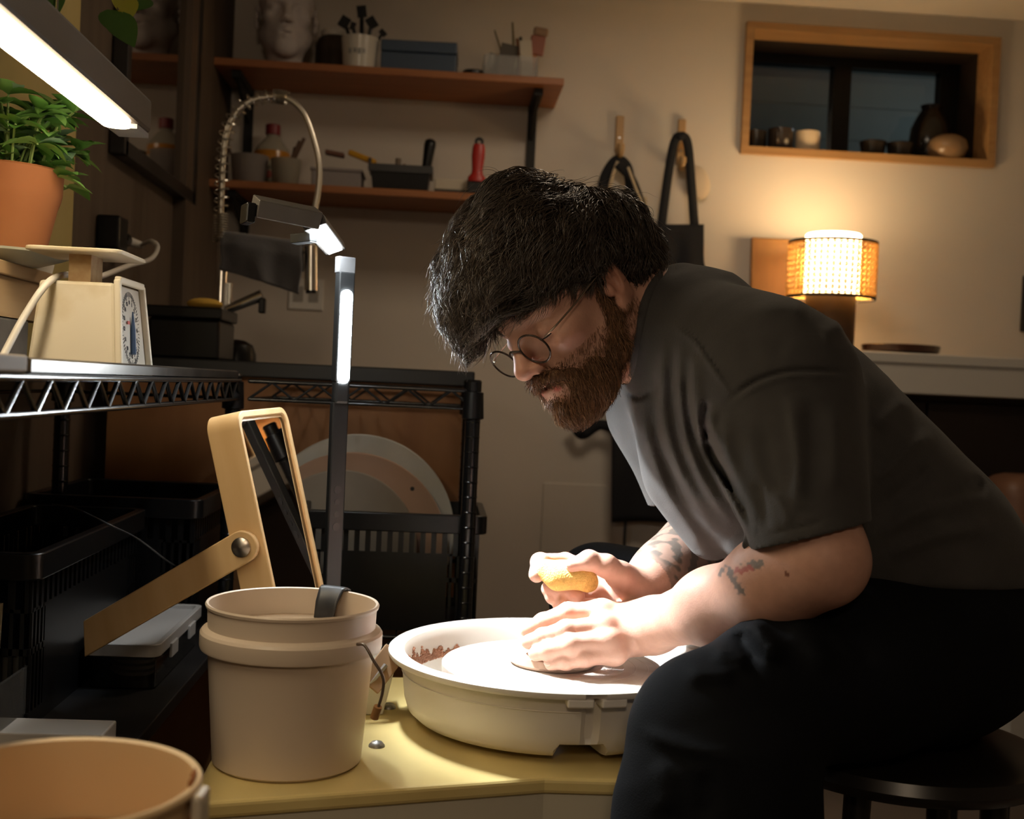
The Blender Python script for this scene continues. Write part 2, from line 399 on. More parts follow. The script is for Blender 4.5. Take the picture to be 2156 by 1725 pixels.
# bag inside the corner bin
# round bats leaning on the counter inside the basket
def bat(label, px, py, rpx, Y, mat, thick=.014, hole=None):
    c = PY(px, py, Y); r = rpx * Y / FP; lean = R(-5)
    t = T('round_bat', label, 'bat', (c.x, c.y, c.z), group='round bats standing in the basket')
    t.rotation_euler = (R(90) + lean, 0, 0)
    b = B(); b.lathe([(0, -thick / 2), (r - .002, -thick / 2), (r, -thick / 2 + .002), (r, thick / 2 - .002), (r - .002, thick / 2), (0, thick / 2)], 72).o('disc', mat, t, 40)
    if hole:
        h = PY(hole[0], hole[1], Y) - c
        B().cyl((h.x, h.z, thick / 2 - .004), (h.x, h.z, thick / 2 + .0006), .004, n=16).o('pin_hole', blackm, t)
    return t
bat('pale grey-green plaster round bat, largest and hindmost in the basket', 752, 1118, 203, 2.235, M('plaster_bat', (.46, .45, .40), .8, var=.15, scale=12), .018)
bat('reddish brown round bat with a dark pin hole', 738, 1155, 202, 2.205, M('brown_bat', (.34, .215, .145), .75, var=.12, scale=10), .014, (868, 1030))
bat('dull grey round bat, smallest and foremost in the basket', 716, 1150, 160, 2.175, M('grey_bat', (.20, .165, .125), .75, var=.15, scale=14), .014)
# ---------------------------------------------------------------- lower shelf: clear food box with lid
t = T('clear_storage_box', 'long clear plastic box with a grey-white lid on the black shelf', 'box', (-.411, 1.76, LZ))
hx, hy = .050, .148
o_ = rrect(2 * hx - .012, 2 * hy - .012, .012)
b = B(); n = len(o_)
i_ = rrect(2 * hx - .016, 2 * hy - .016, .010)
V = [(p[0], p[1], 0) for p in o_] + [(p[0], p[1], .05) for p in o_] + [(p[0], p[1], .05) for p in i_] + [(p[0], p[1], .002) for p in i_]
F = [(a * n + i, a * n + (i + 1) % n, (a + 1) * n + (i + 1) % n, (a + 1) * n + i) for a in range(3) for i in range(n)] + [tuple(range(n - 1, -1, -1)), tuple(range(3 * n, 4 * n))]
b.add(V, F).o('tub', M('clear_plastic', (.9, .92, .92), .08, trans=1, ior=1.3), t, 40)
lid = M('grey_lid', (.46, .45, .44), .4)
b = B(); o2 = rrect(2 * hx, 2 * hy, .014); i2 = rrect(2 * hx - .016, 2 * hy - .016, .010)
V = [(p[0], p[1], .045) for p in o2] + [(p[0], p[1], .062) for p in o2] + [(p[0], p[1], .062) for p in i2] + [(p[0], p[1], .055) for p in i2]
b.add(V, [(a * n + i, a * n + (i + 1) % n, (a + 1) * n + (i + 1) % n, (a + 1) * n + i) for a in range(3) for i in range(n)] + [tuple(range(n - 1, -1, -1)), tuple(range(3 * n, 4 * n))]).o('lid', lid, t, 40, bevel=.001)
for k in (-1, 1): B().bb((hx - .001, k * .06 - .02, .03), (hx + .003, k * .06 + .02, .05)).o('clip', lid, t, smooth=0, bevel=.001)
for i in range(3):
    o = B().lathe([(0, .004), (.030, .004), (.036, .010), (.034, .010), (.029, .007), (0, .007)], 24).o('small_plate', M('dim_ceramic', (.25, .22, .18), .4))
    o.location = (-.411, 1.70, LZ + .001 + i * .0085); tag(o, 'small plate in the stack inside the clear box', 'plate', 'plates in the clear box')
# white flat box and bits on the near lower shelf
p = PZ(212, 1532, LZ + .022)
o = B().box((0, 0, .011), (.20, .06, .022)).o('flat_white_box', M('white_card', (.62, .58, .52), .6), smooth=0, bevel=.002); o.location = (p.x - .09, p.y + .0, LZ)
tag(o, 'flat white cardboard box at the front of the black lower shelf', 'box')
p = PZ(62, 1530, LZ)
t = T('acrylic_holder', 'smoky clear acrylic holder with cards beside the flat white box', 'holder', (p.x - .04, p.y - .10, LZ))
sm_ = M('smoky_acrylic', (.35, .33, .30), .1, trans=.85, ior=1.3)
B().bb((.036, -.03, 0), (.04, .09, .075)).o('end_panel', sm_, t, smooth=0); B().bb((-.06, -.03, 0), (.036, -.026, .06)).o('front_panel', sm_, t, smooth=0)
B().bb((-.06, .086, 0), (.036, .09, .09)).o('back_panel', sm_, t, smooth=0); B().bb((-.06, -.03, 0), (.04, .09, .003)).o('base', sm_, t, smooth=0)
for k, (dx, h, c_) in enumerate(((-.02, .125, (.42, .30, .26)), (.012, .15, (.38, .33, .22)))):
    o = B().box((0, 0, h / 2), (.004, .07, h), Matrix.Rotation(R(8 - 14 * k), 3, 'X')).o('card', M('card_%d' % k, c_, .7), smooth=0); o.location = Vector((p.x - .04 + dx, p.y - .07, LZ + .006))
    tag(o, ('pink card' if k == 0 else 'tan pointed card') + ' standing in the acrylic holder', 'card')
# ---------------------------------------------------------------- tray, scale, crate, block, plant on the side rack
TZ = RZ + .0045
t = T('metal_tray', 'shallow dark metal tray with a shiny front lip on the wire rack', 'tray', (-.475, 1.485, TZ)); L = t.location
trm = M('tray_metal', (.18, .165, .15), .28, .9, var=.4, scale=14, stretch=(6, 1, 1))
B().bb((-.14, -.495, 0), (.138, .495, .002)).o('base', trm, t, smooth=0)
B().extrude([(.138, -.495, 0), (.142, -.495, 0), (.142, -.495, .010), (.138, -.495, .012)], (0, .993, 0)).o('front_lip', trm, t, smooth=0)
B().bb((-.142, -.495, 0), (-.14, .495, .008)).o('back_lip', trm, t, smooth=0); B().bb((-.142, .495, 0), (.142, .498, .009)).o('end_lip', trm, t, smooth=0)
o = B().bb((-.02, -.3, 0), (.012, 0, .014)).o('wooden_stick', M('stick_wood', (.30, .22, .13), .6, var=.2, scale=8, stretch=(6, .6, 6)), smooth=0, bevel=.002)
pp = PX(76, 768, EX - .02); o.location = (EX - .01, .975, RZ + .004); tag(o, 'square tan wooden stick lying on the front of the wire rack', 'stick')
# kitchen scale
sz = TZ + .002
cream = M('cream_plastic', (.66, .60, .48), .45, col2=(.48, .38, .22), scale=9, thr=(.25, .45), detail=8)
sx, sy0 = EX - .042, PY(246, 770, 1.4).y
t = T('kitchen_scale', 'stained cream kitchen scale with a dial face and square platform', 'scale', (sx - .05, 1.47, sz)); L = t.location
H = .104
bt = [(-.052, -.072), (.05, -.072), (.05, .072), (-.052, .072)]; tp = [(-.046, -.056), (.040, -.056), (.040, .056), (-.046, .056)]
V = [(x, y, 0) for x, y in bt] + [(x, y, H) for x, y in tp]
B().add(V, [(3, 2, 1, 0), (4, 5, 6, 7), (0, 1, 5, 4), (1, 2, 6, 5), (2, 3, 7, 6), (3, 0, 4, 7)]).o('body', cream, t, smooth=0, bevel=.004)
# raised rim around the dial side and the sunken dial
def side(u, v, off=0): # point on the sloping dial side: u across (-1..1), v up 0..1
    k = .072 + (.056 - .072) * v
    return Vector((.05 - .010 * v + off, u * k, v * H))
fr = B(); rimp = [side(-1, .0, .004), side(1, 0, .004), side(1, 1.04, .004), side(-1, 1.04, .004)]
for i in range(4): fr.bar(rimp[i], rimp[(i + 1) % 4], .008, .008)
fr.o('dial_rim', cream, t, smooth=0, bevel=.002)
dl = M('dial_paper', (.50, .47, .41), .35); dk = M('ink_dark', (.05, .05, .06), .5); bl = M('ink_blue', (.10, .16, .28), .4); rd = M('ink_red', (.45, .08, .06), .5)
B().add([side(-.9, .04, .001), side(.9, .04, .001), side(.9, .98, .001), side(-.9, .98, .001)], [(0, 1, 2, 3)]).o('dial_plate', dl, t, smooth=0)
tl = math.atan2(-.010, H)
MS = Matrix.Translation(side(0, .5, .0017)) @ Matrix.Rotation(tl, 4, 'Y') @ Matrix(((0, 0, 1, 0), (1, 0, 0, 0), (0, 1, 0, 0), (0, 0, 0, 1)))
ti = B()
for i in range(64):
    a = 2 * math.pi * i / 64; r0, r1 = (.036, .041) if i % 4 else (.033, .041)
    c0 = MS @ Vector((r0 * math.cos(a) * .98, r0 * math.sin(a) * 1.12, 0)); c1 = MS @ Vector((r1 * math.cos(a) * .98, r1 * math.sin(a) * 1.12, 0))
    ti.bar(c0, c1, .0007, .0004)
ti.o('dial_ticks', dk, t, smooth=0)
for i in range(16):
    a = math.pi / 2 - 2 * math.pi * i / 16
    text_mesh('dial_number', str(i), .0075, dk, t, MS @ Matrix.Translation((.0295 * math.cos(a), .033 * math.sin(a), 0)))
B().tube([MS @ Vector((-.002, -.030, .002)), MS @ Vector((.003, 0, .002)), MS @ Vector((.006, .022, .002))], [.0035, .003, .0008], 6).o('pointer', bl, t)
B().box((0, 0, 0), (.010, .004, .0006)).xf(MS @ Matrix.Translation((-.012, .008, .001))).o('red_mark', rd, t, smooth=0)
B().bb((-.022, -.026, H), (.004, .022, H + .034)).o('stem', M('rusty_cream', (.55, .42, .24), .6, col2=(.30, .14, .05), scale=30), t, smooth=0)
pl = rrect(.112, .125, .012)
B().prism(pl, H + .034, H + .039).xf(Matrix.Translation((-.008, 0, 0))).o('platform', cream, t, smooth=0, bevel=.0015)
# grey block, wooden crate, saucer, pot and plant
o = B().bb((-.05, -.22, 0), (.05, .22, .063)).o('concrete_block', M('concrete', (.16, .15, .145), .85, var=.4, scale=18, bump=.2), smooth=0, bevel=.003); o.location = (-.607, 1.42, TZ + .002)
tag(o, 'speckled grey concrete block under the wooden crate', 'block')
crate_w = M('pale_wood', (.50, .35, .20), .6, col2=(.40, .26, .13), scale=6, stretch=(5, .5, 5), detail=5)
t = T('wooden_crate', 'pale wooden crate under the potted plant on the grey block', 'crate', (-.607, 1.49, TZ + .066)); 
B().bb((-.055, -.27, .052), (.055, .26, .070)).o('top_board', crate_w, t, smooth=0, bevel=.002)
B().bb((.038, -.265, 0), (.05, .255, .051)).o('side_board', crate_w, t, smooth=0); B().bb((-.05, -.265, 0), (-.038, .255, .051)).o('side_board', crate_w, t, smooth=0)
B().bb((-.037, .243, 0), (.037, .255, .051)).o('end_board', crate_w, t, smooth=0); B().bb((-.037, -.265, 0), (.037, -.253, .051)).o('end_board', crate_w, t, smooth=0)
CZT = TZ + .066 + .070
pcx, pcy = -.578, 1.60
o = B().lathe([(0, 0), (.045, 0), (.072, .009), (.084, .014), (.085, .017), (.080, .017), (.068, .011), (.040, .005), (0, .005)], 48).o('plant_saucer', M('celadon', (.50, .52, .44), .2)); o.location = (pcx, pcy, CZT)
tag(o, 'pale green glazed saucer under the terracotta pot', 'saucer')
t = T('potted_plant', 'green leafy plant in a terracotta pot beneath the grow light', 'plant', (pcx, pcy, CZT + .0055))
terra = M('terracotta', (.33, .125, .045), .8, col2=(.28, .095, .032), scale=7, bump=.05)
B().lathe([(0, 0), (.048, 0), (.063, .07), (.066, .078), (.0685, .088), (.070, .118), (.066, .121), (.062, .112), (.058, .105), (0, .105)], 56).o('pot', terra, t, 40)
B().lathe([(0, .108), (.0605, .106)], 24).o('soil', M('soil', (.03, .02, .012), .95), t)
leafm = [M('leaf_a', (.10, .25, .045), .45, coat=.2), M('leaf_b', (.18, .36, .09), .45, coat=.2), M('leaf_c', (.24, .40, .25), .5)]
def leaf_geo(b, p, d, up, ln, wd, cup=.25, droop=.5, n=6):
    p = Vector(p); d = Vector(d).normalized(); s = d.cross(Vector(up)); s = s.normalized() if s.length > 1e-4 else Vector((1, 0, 0)); nrm = s.cross(d)
    V = []; F = []; q = p.copy()
    for i in range(n + 1):
        f = i / n; wv = wd * (math.sin(math.pi * (f ** .75)) ** .9 if 0 < f < 1 else .02)
        c = q + nrm * (cup * wv)
        V += [c - s * wv, q.copy(), c + s * wv]
        q = q + d * (ln / n); d = (d + Vector((0, 0, -1)) * (droop / n)).normalized(); nrm = s.cross(d)
    for i in range(n): a = i * 3; F += [(a, a + 1, a + 4, a + 3), (a + 1, a + 2, a + 5, a + 4)]
    b.add(V, F)
lr = random.Random(11)
nleaf = 0; stems = B()
for i in range(48):
    a = lr.uniform(0, 2 * math.pi); rr = .05 * math.sqrt(lr.random())
    base = Vector((rr * math.cos(a), rr * math.sin(a), .107))
    hgt = lr.uniform(.035, .10); out = lr.uniform(.01, .055)
    tip = base + Vector((math.cos(a) * out, math.sin(a) * out, hgt))
    if tip.x + pcx < -.645: tip.x = -.645 - pcx
    if i < 14: tip = base + Vector((lr.uniform(.03, .085), lr.uniform(-.06, .04), lr.uniform(-.005, .045)))
    mid = base.lerp(tip, .55) + Vector((0, 0, .02))
    stems.tube(bez([base, mid, tip], 4), .0016, 5)
    for k in range(6):
        aa = lr.uniform(0, 2 * math.pi); dd = Vector((math.cos(aa), math.sin(aa), lr.uniform(-.2, .8)))
        if tip.x + pcx + dd.x * .05 < -.655: dd.x = abs(dd.x)
        bb_ = B(); pt = tip if k < 4 else mid.lerp(tip, .6)
        leaf_geo(bb_, pt, dd, (0, 0, 1), lr.uniform(.032, .050), lr.uniform(.009, .0145), .3, lr.uniform(.2, 1.3), 5)
        bb_.o('leaf', leafm[lr.choice((0, 0, 1, 1, 2))], t, 180)
stems.o('stems', M('stem_green', (.22, .32, .10), .5), t, 60)
# hanging vine leaves near the grow light, on stems that run up out of view to a pot on the wall
vine = T('hanging_vine', 'dark green vine with heart-shaped leaves hanging above the grow light', 'plant', U(255, -60, 1.72))
VL = vine.location
vm = [M('vine_leaf', (.045, .13, .028), .35, coat=.3), M('vine_leaf_yellow', (.34, .36, .05), .4)]
for (px, py, d, ex, ey, w_, k) in ((235, 25, 1.70, 285, 98, .022, 0), (262, -10, 1.72, 276, 40, .016, 1), (250, -20, 1.74, 255, 30, .012, 1), (300, -10, 1.78, 285, 22, .02, 0), (225, 20, 1.71, 250, 75, .018, 0)):
    p = U(px, py, d); e = U(ex, ey, d - .02); bb_ = B(); leaf_geo(bb_, p - VL, e - p, (0.3, -1, .3), (e - p).length, w_ , .2, .1, 8); bb_.o('leaf', vm[k], vine, 180)
B().tube(bez([U(262, -120, 1.76) - VL, U(258, -50, 1.74) - VL, U(248, 20, 1.71) - VL]), .0015, 5).o('stem', M('vine_stem', (.16, .12, .05), .6), vine)
vine2 = T('hanging_vine', 'vine with pointed leaves hanging against the yellow board', 'plant', U(80, -80, 1.75)); VL = vine2.location
for (px, py, d, ex, ey, w_) in ((45, -60, 1.75, 100, 50, .03), (100, -40, 1.77, 125, 28, .02), (0, -60, 1.73, 30, 15, .025), (10, 100, 1.75, 25, 125, .012), (5, 150, 1.72, -20, 175, .012)):
    p = U(px, py, d); e = U(ex, ey, d - .01); bb_ = B(); leaf_geo(bb_, p - VL, e - p, (0.3, -1, .3), (e - p).length, w_, .2, .1, 8); bb_.o('leaf', vm[0] if ey < 90 else vm[1], vine2, 180)
B().tube(bez([U(80, -80, 1.75) - VL, U(20, -30, 1.74) - VL, U(-5, 60, 1.74) - VL, U(15, 160, 1.74) - VL]), .0014, 5).o('stem', M('vine_stem'), vine2)
# ---------------------------------------------------------------- grow light bar
gx, gy1, gz = -.415, 1.62, 1.262
gp = PX(282, 290, gx); gy1 = gp.y; gz = gp.z
t = T('grow_light', 'dark linear grow light with a glowing warm white diffuser above the plant', 'lamp', (gx, (gy1 + .55) / 2, gz)); ln = gy1 - .55
hm = M('light_housing', (.055, .042, .034), .5)
B().bb((-.022, -ln / 2, .006), (.022, ln / 2, .05)).o('housing', hm, t, smooth=0, bevel=.005)
B().bb((-.019, ln / 2 - .06, 0), (.019, ln / 2 - .001, .006)).o('end_plate', M('end_grey', (.22, .22, .23), .4), t, smooth=0)
df = M('grow_diffuser', (1, 1, 1), .5, emit=(1.0, .82, .55), es=22)
bl_ = [(-.0165 + .0165 * (1 + math.cos(a)), 0) for a in (0,)]
o = rrect(.033, ln - .075, .016); B().prism([(x, y - .03) for x, y in o], -.003, .0058).o('diffuser', df, t, 40)
for k in (-.2, .2): B().tube([(0, k, .05), (0, k, CZ - gz)], .0015, 5).o('hanging_wire', steel, t)
# ---------------------------------------------------------------- wall mirror on the left wall
a = PX(250, 296, WX + .012); c = PX(390, 402, WX + .012)
my0, my1, mz0, mz1 = a.y, c.y, (a.z + c.z) / 2, mz if False else CZ - .08
t = T('wall_mirror', 'large dark framed mirror on the left wall reflecting the wooden shelves', 'mirror', (WX + .002, (my0 + my1) / 2, mz0)); hy = (my1 - my0) / 2; hz = mz1 - mz0
B().bb((0, -hy, 0), (.012, hy, hz)).o('glass', M('mirror_glass', (.50, .48, .45), .04, 1), t, smooth=0)
for n_, p, q in (('frame_rail', (.0, -hy - .02, -.03), (.03, hy + .02, 0)), ('frame_rail', (0, -hy - .02, hz), (.03, hy + .02, hz + .03)), ('frame_stile', (0, -hy - .03, -.03), (.03, -hy, hz + .03)), ('frame_stile', (0, hy, -.03), (.03, hy + .04, hz + .03))):
    B().bb(p, q).o(n_, M('mirror_frame', (.016, .013, .011), .4), t, smooth=0, bevel=.002)
# socket with plug-in adapter and white plug
s = PX(215, 495, WX)
t = T('power_adapter', 'black plug-in power adapter on the left wall behind the scale', 'adapter', (WX, s.y, s.z))
B().bb((0, -.045, -.03), (.045, .02, .035)).o('body', black, t, smooth=0, bevel=.005); B().cyl((.03, .02, 0), (.03, .055, -.002), .016, .014).o('boss', black, t)
t = T('power_cable', 'white plug and cable looping behind the scale down to the tray', 'cable', (WX + .04, s.y + .06, s.z)); Lw = t.location
wc = M('white_rubber', (.55, .52, .47), .5)
B().cyl((-.005, .0, -.003), (.012, .035, -.006), .010, .007).o('plug', wc, t)
B().tube(bez([Vector((.012, .035, -.006)), U(318, 508, 2.2) - Lw, U(332, 520, 2.15) - Lw, U(318, 545, 2.0) - Lw, U(270, 560, 1.8) - Lw, U(200, 585, 1.62) - Lw, U(150, 578, 1.55) - Lw, U(105, 592, 1.36) - Lw, U(55, 660, 1.3) - Lw, U(5, 752, 1.25) - Lw], 8), .0042, 8).o('cord', wc, t, 60)
# small white plug block by the crate
o = B().box((0, 0, .009), (.022, .03, .018)).o('plug_block', wc, smooth=0, bevel=.002); o.location = U(180, 582, 1.80); o.rotation_euler = (0, R(12), R(20)); o.location.z = CZT - .001
o.location.x = -.572; o.location.y = 1.735
tag(o, 'small white plug block lying beside the plant saucer', 'plug')
# ---------------------------------------------------------------- on the counter: tool bin, faucet, towel, bowl
q0 = PY(300, 750, 2.36); q1 = PY(462, 750, 2.36)
t = T('tool_bin', 'black plastic bin on the worktop left of the faucet', 'bin', ((q0.x + q1.x) / 2, 2.45, ctz)); hw = (q1.x - q0.x) / 2
o = [(-hw, -.08), (hw, -.08), (hw, .1), (-hw, .1)]
B().bb((-hw * .94, -.075, 0), (hw * .94, .095, .08)).o('body', black, t, smooth=0, bevel=.006)
B().bb((-hw, -.082, .08), (hw, .102, .104)).o('lid', black, t, smooth=0, bevel=.004)
o = B().ball((0, 0, .010), (.036, .03, .012)).o('yellow_sponge', M('yellow_foam', (.55, .33, .05), .9, bump=.3, scale=60)); o.location = (t.location.x + .03, 2.42, ctz + .1025)
tag(o, 'yellow sponge lying on the black bin', 'sponge')
p = PY(425, 650, 2.5)
o = B().box((0, 0, .05), (.028, .002, .10), Matrix.Rotation(R(12), 3, 'Y') @ Matrix.Rotation(R(-8), 3, 'X')).o('paper_card', M('paper', (.36, .32, .27), .8), smooth=0); o.location = (p.x, 2.61, ctz + .0)
tag(o, 'pale paper card leaning beside the faucet pole', 'card')
FY = 2.6
fb = PY(460, 745, FY); fx = fb.x
t = T('spring_faucet', 'chrome pull-down faucet with a spring-wrapped gooseneck hose', 'faucet', (fx, FY, ctz)); Lf = t.location
B().lathe([(0, 0), (.026, 0), (.026, .006), (.016, .01), (.013, .03), (.0125, .25), (.0115, .27), (0, .27)], 28).o('column', chrome, t, 40)
B().cyl((.018, .0, 0), (.018, 0, .17), .006, n=12).o('riser', chrome, t)
def FP_(px, py): return PY(px, py, FY) - Lf
hose = bez([FP_(463, 510), FP_(466, 420), FP_(470, 330), FP_(482, 265), FP_(515, 220), FP_(560, 205), FP_(605, 208), FP_(640, 240), FP_(662, 300), FP_(672, 350), FP_(670, 400), FP_(660, 460), FP_(655, 522)], 10)
B().tube(hose, .0065, 10).o('hose', M('hose_steel', (.62, .58, .50), .35, .9), t, 60)
sp = B(); P = []; Lh = 0; acc = [0]
for i in range(1, len(hose)): acc.append(acc[-1] + (hose[i] - hose[i - 1]).length)
def along(s):
    for i in range(1, len(hose)):
        if acc[i] >= s: f_ = (s - acc[i - 1]) / (acc[i] - acc[i - 1] + 1e-9); return hose[i - 1].lerp(hose[i], f_), (hose[i] - hose[i - 1]).normalized()
    return hose[-1], (hose[-1] - hose[-2]).normalized()
ph = 0; s = 0; end = acc[int(len(hose) * .5)]
while s < end:
    p, d = along(s); x, y, _ = frame_from(d, Vector((0, 1, 0))); P.append(p + x * (.0150 * math.cos(ph)) + y * (.0150 * math.sin(ph)))
    pitch = .0055 if s < .06 else (.018 if s < end - .03 else .004)
    ph += 2 * math.pi / 12; s += pitch / 12
B().tube(P, .0017, 5).o('spring', M('spring_steel', (.55, .52, .46), .3, 1), t, 60)
B().cyl(FP_(655, 518), FP_(655, 612), .0135, .0145, 20).o('spray_head', chrome, t); B().cyl(FP_(655, 612), FP_(655, 618), .0115, n=20).o('nozzle', black, t)
B().cyl(FP_(478, 652), FP_(552, 622), .010, .013, 16).o('lever', chrome, t); B().bb(FP_(545, 660) - Vector((0, .012, 0)), FP_(560, 628) + Vector((0, .012, 0))).o('lever_end', black, t, smooth=0, bevel=.003)
B().tube([FP_(463, 500), FP_(560, 512), FP_(650, 530)], .006, 10).o('support_arm', chrome, t)
# dome-shaped black bowl, upside down
p = PY(478, 752, 2.5)
o = B().lathe([(.042, 0), (.045, 0), (.044, .02), (.036, .04), (.018, .05), (0, .052)], 32).o('black_bowl', black); o.location = (PY(497, 745, 2.67).x, 2.67, ctz)
tag(o, 'black bowl turned upside down at the foot of the faucet', 'bowl')
# towel hung over the support arm (folded sheet)
tw = M('grey_towel', (.085, .083, .088), .95, bump=.5, scale=260, sheen=.4)
V = []; F = []; nu, nv = 26, 30
for i in range(nu + 1):
    u = i / nu
    for j in range(nv + 1):
        v = j / nv; top = FP_(468 + 170 * u, 495 + 22 * u)
        side_ = -1 if v < .62 else 1; dd = abs(v - .62)
        drop = .001 + dd * (.135 + .05 * u) * (1 if side_ < 0 else .9)
        yy = side_ * (.008 + .012 * min(1, dd * 5)) + .007 * math.sin(u * 9 + v * 3) * min(1, dd * 3) + .006 * math.sin(u * 21) * dd
        xx = .007 * math.sin(v * 11 + u * 4) * dd
        V.append(top + Vector((xx, yy, .009 - drop if dd > .02 else .009)))
for i in range(nu):
    for j in range(nv): a = i * (nv + 1) + j; F.append((a, a + 1, a + nv + 2, a + nv + 1))
o = mesh_obj('grey_towel', V, F, tw, None, 180); o.location = Lf; md = o.modifiers.new('thick', 'SOLIDIFY'); md.thickness = .005; md.offset = 0
tag(o, 'grey towel draped over the arm of the faucet', 'towel')
# wall outlet behind the lamp
p = PY(645, 620, WY)
t = T('wall_outlet', 'white wall socket plate under the wooden shelves behind the faucet', 'socket', (p.x, WY, p.z))
B().bb((-.05, -.006, -.045), (.05, 0, .045)).o('plate', white_paint, t, smooth=0, bevel=.002)
for k in (-.022, .022): B().bb((k - .014, -.008, -.022), (k + .014, -.006, .022)).o('socket', M('socket_grey', (.35, .33, .30), .5), t, smooth=0)
p = PY(1215, 1090, WY)
struct(B().bb((p.x - .105, WY - .004, p.z - .11), (p.x + .105, WY, p.z + .1)), 'trim_3', plaster, smooth=0, bevel=.002)
# ---------------------------------------------------------------- pottery wheel
TZW = .53
yel = M('yellow_table', (.70, .56, .24), .35, col2=(.60, .45, .17), scale=6, thr=(.3, .6), detail=6)
p_fl, p_fm = PZ(533, 1425, TZW), PZ(815, 1425, TZW)
fd = (p_fm - p_fl).normalized(); p_fr = p_fl + fd * .78
poly = [PZ(392, 1694, TZW), PZ(1147, 1639, TZW), PZ(1310, 1644, TZW), PZ(1480, 1640, TZW), p_fr, p_fl]
base = Vector((sum(p.x for p in poly) / 6, sum(p.y for p in poly) / 6, 0))
t = T('pottery_wheel', 'pottery wheel with a worn yellow table and round metal head', 'pottery wheel', base); Lp = base
pl = [(p.x - base.x, p.y - base.y) for p in poly]
B().prism(pl, TZW - .018, TZW).o('table_top', yel, t, smooth=0, bevel=.005, seg=3)
cen = Vector((0, 0, 0))
pin = [(x * .985, y * .985) for x, y in pl]
B().prism(pin, TZW - .16, TZW - .018).o('apron', M('cream_enamel', (.52, .47, .36), .4, col2=(.16, .12, .08), scale=26, thr=(.24, .27), detail=7), t, smooth=0)
for i in (0, 2, 4, 5):
    x, y = pin[i]; x *= .9; y *= .9
    B().cyl((x, y, 0), (x, y, TZW - .16), .02, n=16).o('leg', M('leg_grey', (.2, .2, .2), .5), t)
for px, py in ((818, 1491), (793, 1572)):
    p = PZ(px, py, TZW) - base; B().lathe([(.0095, 0), (.0092, .002), (.006, .0055), (0, .007)], 20, p).o('bolt', M('bolt_zinc', (.35, .34, .32), .4, .7), t)
PC = PZ(1165, 1369, .62); PR = .207
wm = M('wheel_head', (.62, .58, .54), .45, .0, col2=(.40, .30, .24), scale=10, thr=(.28, .5), detail=5)
c = PC - base; c.z = 0
B().lathe([(0, .585), (.138, .585), (.14, .588), (.14, .601), (.138, .603), (.03, .603), (0, .603)], 72, c).o('wheel_head', wm, t, 40)
g = B()
for r_ in (.06, .075, .09, .105, .12, .132): g.lathe([(r_ - .0008, .6031), (r_, .6036), (r_ + .0008, .6031)], 72, c)
g.o('throwing_rings', wm, t, 180)
B().cyl(c + Vector((0, 0, TZW)), c + Vector((0, 0, .585)), .03).o('shaft', steel, t)
# splash pan
pan_w = M('pan_white', (.78, .74, .68), .4, col2=(.74, .69, .62), scale=5)
t = T('splash_pan', 'round white plastic splash pan around the wheel head', 'splash pan', (PC.x, PC.y, TZW + .001)); h = .62 - TZW - .001
prof_o = [(.160, .006), (.172, .008), (.181, .016), (.1855, .030), (.188, .052), (.1905, h - .012), (.195, h - .010), (.2055, h - .009), (.2075, h - .006), (.2075, h - .002), (.205, h), (.196, h + .001), (.188, h - .002), (.1835, h - .010), (.180, .040), (.176, .022), (.165, .016), (.034, .016), (.034, .006)]
n = 160; V = []; F = []; m_ = len(prof_o)
a_front = math.atan2(PZ(1180, 1560, .56).y - PC.y, PZ(1235, 1560, .56).x - PC.x)
def anga(px): q = PZ(px, 1560, .575); return math.atan2(q.y - PC.y, q.x - PC.x)
aN0, aN1 = anga(1172), anga(1312); aS0, aS1 = anga(1250), anga(1292)
for i in range(n):
    a = -math.pi + 2 * math.pi * i / n
    for j, (r_, z_) in enumerate(prof_o):
        if aN0 < a < aN1 and j in (0, 1, 2, 3, 18, 17, 16): z_ = max(z_, .024 + (.0 if j < 10 else .003))
        if aS0 < a < aS1 and 3 <= j <= 8: r_ -= .008
        V.append((r_ * math.cos(a), r_ * math.sin(a), z_))
for i in range(n):
    for j in range(m_):
        k = (j + 1) % m_; F.append((i * m_ + j, ((i + 1) % n) * m_ + j, ((i + 1) % n) * m_ + k, i * m_ + k))
mesh_obj('pan_body', V, F, pan_w, t, 40)
B().tube([Vector((.1895 * math.cos(a), .1895 * math.sin(a), .062)) for a in [aS0 - .03 - 2.6 * i / 60 for i in range(61)]], .0007, 5).o('seam_line', pan_w, t)
for a, w_ in ((aS0 - .045, .03), (aS1 + .05, .03)):
    rot = Matrix.Rotation(a, 3, 'Z'); B().box(rot @ Vector((.196, 0, h - .013)), (.020, w_, .010), rot).o('latch_tab', pan_w, t, smooth=0, bevel=.002)
# dried clay splashes on the inner wall of the pan
clay = M('red_clay', (.42, .20, .12), .8, var=.3, scale=30); cr = random.Random(3); sb = B()
for i in range(2600):
    dg = cr.uniform(98, 200); a = R(dg); u = cr.random() ** 1.6 * (.35 + .65 * math.exp(-((dg - 168) / 26) ** 2)) * (.6 + .4 * math.sin(dg * .9) * math.sin(dg * .37))
    zz = .050 + u * .028; rr = .1800 + (zz - .04) * .07
    s_ = cr.uniform(.0007, .0024); sb.ball((rr * math.cos(a), rr * math.sin(a), zz), (s_, s_, s_ * .8), 5, 4)
tag(sb.o('clay_splatter', clay, t, 180), kind='stuff')
# clay being worked, low on the wheel head, and a smear of slip
o = B().lathe([(0, 0), (.052, 0), (.056, .004), (.054, .012), (.046, .017), (.020, .018), (0, .016)], 48).o('clay_disc', M('wet_clay', (.46, .31, .23), .3, var=.15, scale=12)); o.location = (PC.x, PC.y, .6037)
tag(o, 'low disc of wet brown clay on the wheel head under the hands', 'clay')
